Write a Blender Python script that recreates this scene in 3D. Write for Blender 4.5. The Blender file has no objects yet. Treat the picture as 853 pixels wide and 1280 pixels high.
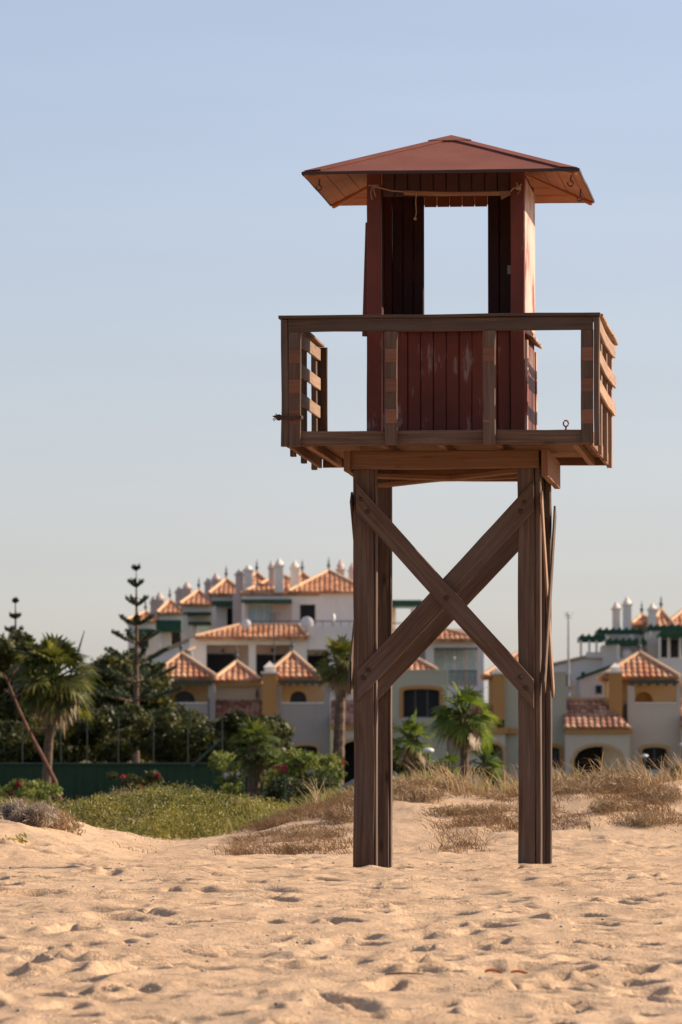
import bpy, math, random
import numpy as np
from mathutils import Vector, Matrix, noise as mnoise
R = math.radians
random.seed(7)
rng = np.random.default_rng(7)

scene = bpy.context.scene
col = scene.collection

# ------------------------------------------------------------------ camera
F = 6950.0
TH = math.atan(415 / F)
ZC = 0.2
cam_d = bpy.data.cameras.new("camera")
cam = bpy.data.objects.new("camera", cam_d)
col.objects.link(cam)
cam.location = (0, 0, ZC)
cam.rotation_euler = (R(90) + TH, 0, 0)
cam_d.sensor_fit = 'VERTICAL'
cam_d.sensor_height = 36
cam_d.lens = F / 1280 * 36
cam_d.clip_end = 20000
cam_d.clip_start = 0.5
cam_d.dof.use_dof = True
cam_d.dof.focus_distance = 43.3
cam_d.dof.aperture_fstop = 6.6
scene.camera = cam


def P(px, py, Y):
    """a point of the photograph at distance Y -> world position"""
    u = (px - 426.5) / F
    v = (640 - py) / F
    dy = math.cos(TH) - v * math.sin(TH)
    dz = math.sin(TH) + v * math.cos(TH)
    t = Y / dy
    return Vector((t * u, Y, ZC + t * dz))


# ------------------------------------------------------------------ object helpers
def tag(o, label=None, cat=None, group=None, kind=None):
    if label: o['label'] = label
    if cat: o['category'] = cat
    if group: o['group'] = group
    if kind: o['kind'] = kind
    return o


def empty(name, loc=(0, 0, 0), rz=0):
    o = bpy.data.objects.new(name, None)
    col.objects.link(o)
    o.location = loc
    o.rotation_euler = (0, 0, rz)
    return o


class MB:
    def __init__(s):
        s.v = []; s.f = []; s.uv = []

    def face(s, pts, uvs=None):
        n = len(s.v)
        s.v.extend([tuple(p) for p in pts])
        s.f.append(tuple(range(n, n + len(pts))))
        s.uv.append(uvs if uvs else [(0, 0)] * len(pts))

    def box(s, x0, x1, y0, y1, z0, z1):
        if x1 < x0: x0, x1 = x1, x0
        if z1 < z0: z0, z1 = z1, z0
        c = [(x0, y0, z0), (x1, y0, z0), (x1, y1, z0), (x0, y1, z0),
             (x0, y0, z1), (x1, y0, z1), (x1, y1, z1), (x0, y1, z1)]
        for q in ((0, 1, 5, 4), (1, 2, 6, 5), (2, 3, 7, 6), (3, 0, 4, 7), (4, 5, 6, 7), (3, 2, 1, 0)):
            p = [c[i] for i in q]
            s.face(p, [(a[0] + a[1], a[2]) if q not in ((4, 5, 6, 7), (3, 2, 1, 0)) else (a[0], a[1]) for a in p])
        return s

    def pbox(s, px0, py0, px1, py1, Y, dep):
        a = P(px0, py1, Y); b = P(px1, py0, Y)
        return s.box(a.x, b.x, Y, Y + dep, a.z, b.z)

    def board(s, p0, p1, w, t, wdir, seg=10, warp=0.004, cham=0.004, bow=None, seed=None, taper=1.0, vcut=False):
        """long board with worn corners: axis p0-p1, width w along wdir, thickness t"""
        p0 = Vector(p0); p1 = Vector(p1)
        ax = (p1 - p0); L = ax.length; ax.normalize()
        wd = Vector(wdir); wd = (wd - ax * wd.dot(ax)).normalized()
        td = ax.cross(wd).normalized()
        hw, ht = w / 2, t / 2
        c = min(cham, ht * .45, hw * .45)
        prof = [(-hw + c, -ht), (hw - c, -ht), (hw, -ht + c), (hw, ht - c), (hw - c, ht), (-hw + c, ht), (-hw, ht - c), (-hw, -ht + c)]
        per = [0]
        for i in range(8):
            a, b = prof[i], prof[(i + 1) % 8]
            per.append(per[-1] + math.hypot(a[0] - b[0], a[1] - b[1]))
        r = random.random() * 50 if seed is None else seed
        rings = []
        for k in range(seg + 1):
            f = k / seg
            o = p0 + ax * (L * f)
            n1 = mnoise.noise(Vector((r, f * L * 1.3, 0))) * warp * 2
            n2 = mnoise.noise(Vector((r, f * L * 1.3, 9))) * warp * 2
            if bow: o = o + Vector(bow) * (4 * f * (1 - f))
            ring = []
            for i, (a, b) in enumerate(prof):
                e = mnoise.noise(Vector((r + i * 3.1, f * L * 5, 4))) * warp * .6
                ring.append(o + wd * (a * (1 + (taper - 1) * f) + n1 + e) + td * (b + n2))
            if vcut and k in (0, seg):          # ends sawn upright
                px_ = (p0 if k == 0 else p1).x
                ring = [v + ax * ((px_ - v.x) / ax.x) for v in ring]
            rings.append(ring)
        for k in range(seg):
            for i in range(8):
                j = (i + 1) % 8
                u0, u1 = L * k / seg + r, L * (k + 1) / seg + r
                s.face([rings[k][i], rings[k][j], rings[k + 1][j], rings[k + 1][i]],
                       [(u0, per[i]), (u0, per[i + 1]), (u1, per[i + 1]), (u1, per[i])])
        s.face(rings[0][::-1], [(r + p[0] * .2, p[1]) for p in prof[::-1]])
        s.face(rings[-1], [(r + p[0] * .2, p[1]) for p in prof])
        return s

    def tube(s, pts, rad, n=8, caps=True):
        pts = [Vector(p) for p in pts]
        if not hasattr(rad, '__len__'): rad = [rad] * len(pts)
        rings = []
        L = 0
        for k, p in enumerate(pts):
            a = pts[max(0, k - 1)]; b = pts[min(len(pts) - 1, k + 1)]
            ax = (b - a).normalized()
            up = Vector((0, 0, 1)) if abs(ax.z) < .9 else Vector((1, 0, 0))
            u = ax.cross(up).normalized(); w = ax.cross(u).normalized()
            rings.append([p + (u * math.cos(2 * math.pi * i / n) + w * math.sin(2 * math.pi * i / n)) * rad[k] for i in range(n)])
        for k in range(len(pts) - 1):
            L1 = L + (pts[k + 1] - pts[k]).length
            for i in range(n):
                j = (i + 1) % n
                s.face([rings[k][j], rings[k][i], rings[k + 1][i], rings[k + 1][j]],
                       [(L, (i + 1) / n), (L, i / n), (L1, i / n), (L1, (i + 1) / n)])
            L = L1
        if caps:
            s.face(rings[0]); s.face(rings[-1][::-1])
        return s

    def sphere(s, c, r, n=10, m=6, sz=1.0):
        c = Vector(c)
        for a in range(m):
            t0, t1 = math.pi * a / m, math.pi * (a + 1) / m
            for b in range(n):
                q0, q1 = 2 * math.pi * b / n, 2 * math.pi * (b + 1) / n
                f = lambda t, q: c + Vector((math.sin(t) * math.cos(q), math.sin(t) * math.sin(q), sz * math.cos(t))) * r
                pts = [f(t0, q0), f(t1, q0), f(t1, q1), f(t0, q1)]
                if a == 0: pts = [pts[0], pts[1], pts[2]]
                elif a == m - 1: pts = [pts[0], pts[1], pts[3]]
                s.face(pts)
        return s

    def wall(s, px0, py0, px1, py1, Y, th, holes=(), arch=()):
        """a wall front in the plane Y of thickness th with real openings (pixel rects); arch: rise in metres per hole"""
        A = P(px0, py1, Y); B = P(px1, py0, Y)
        H = []
        for h in holes:
            a = P(h[0], h[3], Y); b = P(h[2], h[1], Y)
            H.append((a.x, b.x, a.z, b.z))
        xs = sorted(set([A.x, B.x] + [v for h in H for v in h[:2] if A.x < v < B.x]))
        zs = sorted(set([A.z, B.z] + [v for h in H for v in h[2:] if A.z < v < B.z]))
        nx, nz = len(xs) - 1, len(zs) - 1
        def solid(i, j):
            if i < 0 or j < 0 or i >= nx or j >= nz: return False
            cx, cz = (xs[i] + xs[i + 1]) / 2, (zs[j] + zs[j + 1]) / 2
            return not any(h[0] < cx < h[1] and h[2] < cz < h[3] for h in H)
        y0, y1 = Y, Y + th
        for i in range(nx):
            for j in range(nz):
                if not solid(i, j): continue
                a, b, c, d = xs[i], xs[i + 1], zs[j], zs[j + 1]
                s.face([(a, y0, c), (b, y0, c), (b, y0, d), (a, y0, d)], [(a, c), (b, c), (b, d), (a, d)])
                s.face([(b, y1, c), (a, y1, c), (a, y1, d), (b, y1, d)], [(b, c), (a, c), (a, d), (b, d)])
                if not solid(i - 1, j): s.face([(a, y1, c), (a, y0, c), (a, y0, d), (a, y1, d)])
                if not solid(i + 1, j): s.face([(b, y0, c), (b, y1, c), (b, y1, d), (b, y0, d)])
                if not solid(i, j - 1): s.face([(a, y1, c), (b, y1, c), (b, y0, c), (a, y0, c)])
                if not solid(i, j + 1): s.face([(a, y0, d), (b, y0, d), (b, y1, d), (a, y1, d)])
        for h, rise in zip(H, arch):
            if rise: arch_fill(s, h[0], h[1], h[3], rise, y0, y1)
        return s

    def build(s, name, mat, parent=None, smooth=False, rnd=False):
        me = bpy.data.meshes.new(name)
        V = s.v; Fc = s.f
        me.from_pydata(V, [], Fc)
        uvl = me.uv_layers.new(name="UVMap")
        flat = [c for u in s.uv for p in u for c in p]
        uvl.data.foreach_set('uv', flat)
        me.materials.append(mat)
        if smooth:
            me.polygons.foreach_set('use_smooth', [True] * len(me.polygons))
        me.update()
        o = bpy.data.objects.new(name, me)
        col.objects.link(o)
        if parent: o.parent = parent
        return o


def arch_fill(s, x0, x1, zt, rise, y0, y1, n=12):
    """wall between a round/segmental arch and the rectangle above it"""
    w = x1 - x0; cx = (x0 + x1) / 2
    def za(x):
        q = 2 * (x - cx) / w
        return zt - rise + rise * math.sqrt(max(0, 1 - q * q))
    for k in range(n):
        a, b = x0 + w * k / n, x0 + w * (k + 1) / n
        s.face([(a, y0, za(a)), (b, y0, za(b)), (b, y0, zt), (a, y0, zt)])
        s.face([(b, y1, za(b)), (a, y1, za(a)), (a, y1, zt), (b, y1, zt)])
        s.face([(a, y1, za(a)), (b, y1, za(b)), (b, y0, za(b)), (a, y0, za(a))])


def arch_frame(s, px0, py0, px1, py1, Y, rise, bw=.14, proud=.03, dep=.10, sill=False, n=14):
    """surround that follows an opening (pixel rect of the OPENING)"""
    a = P(px0, py1, Y); b = P(px1, py0, Y)
    x0, x1, z0, zt = a.x, b.x, a.z, b.z
    w = x1 - x0; cx = (x0 + x1) / 2
    inn = [(x0, z0)]; out = [(x0 - bw, z0)]
    for k in range(n + 1):
        q = -1 + 2 * k / n
        c = math.sqrt(max(0, 1 - q * q))
        inn.append((cx + q * w / 2, zt - rise + rise * c))
        out.append((cx + q * (w / 2 + bw), zt - rise + (rise + bw) * c if rise > .3 else zt + bw * (.6 + .4 * c) - rise * (1 - c)))
    inn.append((x1, z0)); out.append((x1 + bw, z0))
    ya, yb = Y - proud, Y + dep
    for k in range(len(inn) - 1):
        i0, i1, o0, o1 = inn[k], inn[k + 1], out[k], out[k + 1]
        s.face([(i0[0], ya, i0[1]), (i1[0], ya, i1[1]), (o1[0], ya, o1[1]), (o0[0], ya, o0[1])])
        s.face([(i0[0], yb, i0[1]), (i1[0], yb, i1[1]), (i1[0], ya, i1[1]), (i0[0], ya, i0[1])])
        s.face([(o0[0], ya, o0[1]), (o1[0], ya, o1[1]), (o1[0], Y - .001, o1[1]), (o0[0], Y - .001, o0[1])])
    if sill:
        s.box(x0 - bw, x1 + bw, Y - .06, Y + .02, z0 - .09, z0 - .002)
    return s


# ------------------------------------------------------------------ materials
def mat(name):
    m = bpy.data.materials.new(name)
    m.use_nodes = True
    nt = m.node_tree
    b = nt.nodes['Principled BSDF']
    b.inputs['Specular IOR Level'].default_value = .3
    return m, nt, b


def N(nt, t, **kw):
    n = nt.nodes.new(t)
    for k, v in kw.items():
        if k in n.inputs: n.inputs[k].default_value = v
        else: setattr(n, k, v)
    return n


def ramp(nt, stops, fac=None):
    n = nt.nodes.new('ShaderNodeValToRGB')
    e = n.color_ramp.elements
    while len(e) < len(stops): e.new(.5)
    for el, (p, c) in zip(e, stops):
        el.position = p
        el.color = (*c, 1) if len(c) == 3 else c
    if fac: nt.links.new(fac, n.inputs[0])
    return n


def mix(nt, fac, a, b, mode='MIX'):
    n = nt.nodes.new('ShaderNodeMix')
    n.data_type = 'RGBA'; n.blend_type = mode
    for sock, v in ((n.inputs[0], fac), (n.inputs[6], a), (n.inputs[7], b)):
        if isinstance(v, (int, float)): sock.default_value = v
        elif isinstance(v, tuple): sock.default_value = (*v, 1)
        else: nt.links.new(v, sock)
    return n.outputs[2]


def bump(nt, b, h, strength=.4, dist=.01):
    n = N(nt, 'ShaderNodeBump', Strength=strength, Distance=dist)
    nt.links.new(h, n.inputs['Height'])
    nt.links.new(n.outputs[0], b.inputs['Normal'])


def wood_mat(name, dark, mid, light, grey=.35, rough=.8):
    m, nt, b = mat(name)
    L = nt.links.new
    tc = N(nt, 'ShaderNodeTexCoord'); oi = N(nt, 'ShaderNodeObjectInfo')
    mp = N(nt, 'ShaderNodeMapping'); L(tc.outputs['UV'], mp.inputs[0])
    mp.inputs['Scale'].default_value = (1.6, 42, 1)
    n1 = N(nt, 'ShaderNodeTexNoise', Scale=1.0, Detail=6.0, Roughness=.65, Distortion=.25); L(mp.outputs[0], n1.inputs[0])
    mp2 = N(nt, 'ShaderNodeMapping'); L(tc.outputs['UV'], mp2.inputs[0]); mp2.inputs['Scale'].default_value = (1.1, 6, 1)
    n2 = N(nt, 'ShaderNodeTexNoise', Scale=1.2, Detail=4.0); L(mp2.outputs[0], n2.inputs[0])
    r1 = ramp(nt, [(.22, dark), (.5, mid), (.82, light)], n1.outputs[0])
    gr = ramp(nt, [(.4, (0, 0, 0)), (.68, (1, 1, 1))], n2.outputs[0])
    gm = N(nt, 'ShaderNodeMath', operation='MULTIPLY'); L(gr.outputs[0], gm.inputs[0]); gm.inputs[1].default_value = grey
    c = mix(nt, gm.outputs[0], r1.outputs[0], (.13, .105, .09))
    # knots
    mp3 = N(nt, 'ShaderNodeMapping'); L(tc.outputs['UV'], mp3.inputs[0]); mp3.inputs['Scale'].default_value = (2.2, 7, 1)
    vo = N(nt, 'ShaderNodeTexVoronoi', Scale=1.0, Randomness=1.0); L(mp3.outputs[0], vo.inputs[0])
    kn = ramp(nt, [(.06, (1, 1, 1)), (.16, (0, 0, 0))], vo.outputs['Distance'])
    km = N(nt, 'ShaderNodeMath', operation='MULTIPLY'); L(kn.outputs[0], km.inputs[0]); km.inputs[1].default_value = .75
    c = mix(nt, km.outputs[0], c, tuple(x * .35 for x in dark))
    # board to board variation
    vr = N(nt, 'ShaderNodeMapRange'); L(oi.outputs['Random'], vr.inputs[0]); vr.inputs['To Min'].default_value = .75; vr.inputs['To Max'].default_value = 1.2
    hs = N(nt, 'ShaderNodeHueSaturation', Saturation=1.0); L(c, hs.inputs['Color']); L(vr.outputs[0], hs.inputs['Value'])
    L(hs.outputs[0], b.inputs['Base Color'])
    b.inputs['Roughness'].default_value = rough
    bump(nt, b, n1.outputs[0], .45, .004)
    return m


def paint_wood(name, base, dark, wood, peel=.0, axis='UV', rough=.6):
    """painted boards with wear that shows the timber"""
    m, nt, b = mat(name)
    L = nt.links.new
    tc = N(nt, 'ShaderNodeTexCoord')
    mp = N(nt, 'ShaderNodeMapping'); L(tc.outputs['Object'], mp.inputs[0]); mp.inputs['Scale'].default_value = (14, 14, 2.6)
    n1 = N(nt, 'ShaderNodeTexNoise', Scale=1.0, Detail=6.0, Roughness=.7); L(mp.outputs[0], n1.inputs[0])
    n2 = N(nt, 'ShaderNodeTexNoise', Scale=2.4, Detail=3.0); L(tc.outputs['Object'], n2.inputs[0])
    c = ramp(nt, [(.3, dark), (.7, base)], n2.outputs[0]).outputs[0]
    ad = N(nt, 'ShaderNodeMath', operation='MULTIPLY'); L(n1.outputs[0], ad.inputs[0]); L(n2.outputs[0], ad.inputs[1])
    pr = ramp(nt, [(.36 - peel, (0, 0, 0)), (.42 - peel, (1, 1, 1))], ad.outputs[0])
    c = mix(nt, pr.outputs[0], c, wood)
    L(c, b.inputs['Base Color'])
    b.inputs['Roughness'].default_value = rough
    bump(nt, b, n1.outputs[0], .4, .004)
    return m


def plaster(name, base, var=.88, rough=.9, stain=.25):
    m, nt, b = mat(name)
    L = nt.links.new
    tc = N(nt, 'ShaderNodeTexCoord')
    n1 = N(nt, 'ShaderNodeTexNoise', Scale=.6, Detail=6.0, Roughness=.6); L(tc.outputs['Object'], n1.inputs[0])
    mp = N(nt, 'ShaderNodeMapping'); L(tc.outputs['Object'], mp.inputs[0]); mp.inputs['Scale'].default_value = (3, 3, .35)
    n2 = N(nt, 'ShaderNodeTexNoise', Scale=1.5, Detail=5.0); L(mp.outputs[0], n2.inputs[0])
    c = ramp(nt, [(.3, tuple(x * var for x in base)), (.7, base)], n1.outputs[0]).outputs[0]
    sr = ramp(nt, [(.55, (0, 0, 0)), (.8, (1, 1, 1))], n2.outputs[0])
    sm = N(nt, 'ShaderNodeMath', operation='MULTIPLY'); L(sr.outputs[0], sm.inputs[0]); sm.inputs[1].default_value = stain
    c = mix(nt, sm.outputs[0], c, tuple(x * .6 for x in base))
    L(c, b.inputs['Base Color'])
    b.inputs['Roughness'].default_value = rough
    n3 = N(nt, 'ShaderNodeTexNoise', Scale=14.0, Detail=4.0); L(tc.outputs['Object'], n3.inputs[0])
    bump(nt, b, n3.outputs[0], .3, .02)
    return m


def flat(name, base, rough=.6, metal=0.0, var=.8, scale=6.0):
    m, nt, b = mat(name)
    tc = N(nt, 'ShaderNodeTexCoord')
    n1 = N(nt, 'ShaderNodeTexNoise', Scale=scale, Detail=4.0); nt.links.new(tc.outputs['Object'], n1.inputs[0])
    r = ramp(nt, [(.3, tuple(x * var for x in base)), (.7, base)], n1.outputs[0])
    nt.links.new(r.outputs[0], b.inputs['Base Color'])
    b.inputs['Roughness'].default_value = rough
    b.inputs['Metallic'].default_value = metal
    return m


def tile_mat(name, cols):
    m, nt, b = mat(name)
    L = nt.links.new
    tc = N(nt, 'ShaderNodeTexCoord')
    mp = N(nt, 'ShaderNodeMapping'); L(tc.outputs['UV'], mp.inputs[0]); mp.inputs['Scale'].default_value = (4.0, 2.9, 1)
    # one colour per tile (uv in metres: .25 m wide, .35 m long)
    fl = N(nt, 'ShaderNodeVectorMath', operation='FLOOR'); L(mp.outputs[0], fl.inputs[0])
    wn = N(nt, 'ShaderNodeTexWhiteNoise', noise_dimensions='2D'); L(fl.outputs[0], wn.inputs['Vector'])
    r = ramp(nt, [(0, cols[0]), (.5, cols[1]), (1, cols[2])], wn.outputs['Value'])
    n2 = N(nt, 'ShaderNodeTexNoise', Scale=1.3, Detail=5.0); L(tc.outputs['Object'], n2.inputs[0])
    w = ramp(nt, [(.5, (0, 0, 0)), (.75, (.6, .6, .6))], n2.outputs[0])
    c = mix(nt, w.outputs[0], r.outputs[0], tuple(x * .45 for x in cols[0]))
    L(c, b.inputs['Base Color'])
    b.inputs['Roughness'].default_value = .85
    return m


def leaf_mat(name, cols, trans=.35, scale=1.2, rough=.55, rnd=.5):
    m, nt, b = mat(name)
    L = nt.links.new
    g = N(nt, 'ShaderNodeNewGeometry')
    tc = N(nt, 'ShaderNodeTexCoord')
    n1 = N(nt, 'ShaderNodeTexNoise', Scale=scale, Detail=3.0); L(tc.outputs['Object'], n1.inputs[0])
    ad = N(nt, 'ShaderNodeMath', operation='MULTIPLY_ADD'); L(g.outputs['Random Per Island'], ad.inputs[0]); ad.inputs[1].default_value = rnd
    sb = N(nt, 'ShaderNodeMath', operation='MULTIPLY_ADD'); L(n1.outputs[0], sb.inputs[0]); sb.inputs[1].default_value = 1.6; sb.inputs[2].default_value = -.55
    L(sb.outputs[0], ad.inputs[2])
    r = ramp(nt, [(i / (len(cols) - 1), c) for i, c in enumerate(cols)], ad.outputs[0])
    L(r.outputs[0], b.inputs['Base Color'])
    b.inputs['Roughness'].default_value = rough
    tr = N(nt, 'ShaderNodeBsdfTranslucent')
    hs = N(nt, 'ShaderNodeHueSaturation', Saturation=1.1, Value=1.3); L(r.outputs[0], hs.inputs['Color']); L(hs.outputs[0], tr.inputs[0])
    mx = N(nt, 'ShaderNodeMixShader'); mx.inputs[0].default_value = trans
    L(b.outputs[0], mx.inputs[1]); L(tr.outputs[0], mx.inputs[2])
    L(mx.outputs[0], nt.nodes['Material Output'].inputs[0])
    return m


M = {}
M['wood'] = wood_mat('weathered_wood', (.030, .016, .010), (.076, .042, .025), (.155, .096, .057))
M['wood_orange'] = wood_mat('bounce_tinted_wood', (.115, .05, .024), (.18, .083, .04), (.26, .13, .065), grey=.15)  # warm sand bounce on the undersides is put into this wood colour
M['wood_pale'] = wood_mat('sunlit_tone_wood', (.15, .09, .055), (.25, .155, .10), (.34, .23, .155), grey=.25)  # paler copy of the wood, sunlight on the side boards is in the colour
M['red'] = paint_wood('red_paint', (.135, .027, .012), (.075, .015, .008), (.20, .13, .11), peel=.045)
M['red_worn'] = paint_wood('worn_red_paint', (.30, .09, .06), (.20, .05, .035), (.44, .34, .28), peel=.16)
M['red_dark'] = paint_wood('shade_toned_red_paint', (.07, .018, .014), (.035, .012, .01), (.08, .05, .04), peel=-.05)  # red paint darkened to carry the shade of the lintel and cabin inside
M['soffit'] = paint_wood('soffit_paint', (.34, .115, .045), (.25, .075, .03), (.38, .2, .1), peel=-.02)
M['patch'] = wood_mat('fresh_wood_patch', (.11, .042, .024), (.16, .068, .038), (.2, .095, .052), grey=.1)
M['black'] = flat('black_trim', (.035, .018, .014), .5)
M['iron'] = flat('rusty_iron', (.05, .025, .018), .7)
M['rope'] = flat('old_rope', (.26, .165, .09), .9, scale=60)
M['white'] = plaster('white_render', (.80, .725, .635), .88, stain=.3)
M['grey_wall'] = plaster('pale_grey_render', (.54, .465, .365), .90)
M['grey_dark'] = plaster('mid_grey_render', (.37, .325, .28), .9)
M['sage_wall'] = plaster('sage_grey_render', (.42, .395, .29), .90)
M['cream'] = plaster('cream_render', (.64, .53, .38), .95, stain=.1)
M['yellow'] = plaster('yellow_render', (.66, .46, .23), .95, stain=.08)
M['mustard'] = plaster('mustard_render', (.44, .225, .075), .92, stain=.15)
M['ochre'] = plaster('ochre_trim', (.46, .31, .15), .95, stain=.05)
M['pink'] = plaster('pinkish_render', (.60, .47, .40), .95, stain=.1)
M['glass'] = flat('dark_glass', (.012, .014, .015), .25)
M['blind'] = flat('dark_blind', (.014, .013, .013), .7)
M['pale_glass'] = flat('painted_reflection_glass', (.40, .52, .52), .12)  # opaque pale base colour stands for the sky reflected in the panes
M['green_trim'] = flat('green_awning', (.022, .085, .045), .6)
M['teal_beam'] = flat('grey_green_beam', (.045, .075, .06), .6)
M['tile'] = tile_mat('terracotta_tile', [(.36, .135, .065), (.52, .245, .125), (.62, .36, .21)])
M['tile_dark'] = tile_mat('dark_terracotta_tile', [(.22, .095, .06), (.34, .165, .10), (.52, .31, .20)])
M['ridge'] = flat('lit_edge_terracotta', (.62, .40, .24), .85)  # paler than the tiles, the lit hip edges are put into the colour
M['metal'] = flat('painted_metal', (.10, .10, .10), .5)
M['pole_metal'] = flat('galvanised_pole', (.32, .31, .30), .45, .3)
M['dish'] = flat('white_dish', (.72, .68, .66), .5)
M['fence_post'] = flat('dark_fence_metal', (.012, .022, .016), .6)
M['screen'] = flat('green_windscreen', (.020, .052, .024), .8, scale=2)
M['concrete'] = plaster('rough_concrete', (.19, .15, .12), .8, stain=.4)

# ------------------------------------------------------------------ terrain
def sst(a, b, x):
    t = np.clip((x - a) / (b - a), 0, 1)
    return t * t * (3 - 2 * t)


_lat = rng.random((257, 257))
def vnoise(x, y, s=0):
    x = np.asarray(x, float) + s * 17.31; y = np.asarray(y, float) + s * 9.77
    xi = np.floor(x).astype(int); yi = np.floor(y).astype(int)
    fx = x - xi; fy = y - yi
    fx = fx * fx * (3 - 2 * fx); fy = fy * fy * (3 - 2 * fy)
    a = _lat[xi % 257, yi % 257]; b = _lat[(xi + 1) % 257, yi % 257]
    c = _lat[xi % 257, (yi + 1) % 257]; d = _lat[(xi + 1) % 257, (yi + 1) % 257]
    return (a * (1 - fx) + b * fx) * (1 - fy) + (c * (1 - fx) + d * fx) * fy - .5


KY = [-3000, -50, 0, 15, 25, 34, 41.5, 45.4, 50, 55, 65, 80, 100, 150, 215, 240, 256, 290, 350, 600, 3000]
KZ = [-9, -5, -1.5, -1.0, -.60, -.28, -.01, -.01, .075, .17, .28, .5, .85, 1.4, 2.1, 2.6, 6.0, 6.6, 8, 10, 10]

def terrain_macro(X, Y):
    z = np.interp(Y, KY, KZ)
    # right dune with the tower in front of it
    toe = 48.3 + .5 * vnoise(X * .5, Y * 0 + 3, 2)
    face = sst(toe, 60.5, Y) * (1 - sst(62.5, 72, Y))
    lat = sst(-1.9, 1.1, X + .10 * (60 - Y) * .35)
    amp = .55 + .18 * vnoise(X * .8, Y * .15, 5) + .10 * vnoise(X * 2.1, Y * .3, 6)
    z = z + face * lat * amp
    # left mound
    fl = sst(46.5, 52, Y) * (1 - sst(56, 63, Y))
    ll = 1 - sst(-3.3, -1.55, X + .25 * vnoise(X, Y * .5, 8))
    z = z + fl * ll * (.34 + .12 * vnoise(X * 1.5, Y * .4, 9))
    return z


_FT = None
def terrain_detail(X, Y):
    """trampled sand: soft heaps, footprints, small crumbs"""
    w = sst(18, 22, Y) * (1 - sst(60, 75, Y))
    z = .045 * vnoise(X * 1.1, Y * .9, 11) + .040 * vnoise(X * 2.6, Y * 1.7, 12) + .020 * vnoise(X * 5.5, Y * 3.6, 13) + .012 * vnoise(X * 12, Y * 10, 14) + .007 * vnoise(X * 25, Y * 22, 15)
    z = z + .012 * np.abs(vnoise(X * 3.7, Y * 2.6, 16)) + .009 * np.abs(vnoise(X * 9, Y * 7.5, 17))
    return z * w


def ground_z(x, y):
    return float(terrain_macro(np.array([float(x)]), np.array([float(y)]))[0])


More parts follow.
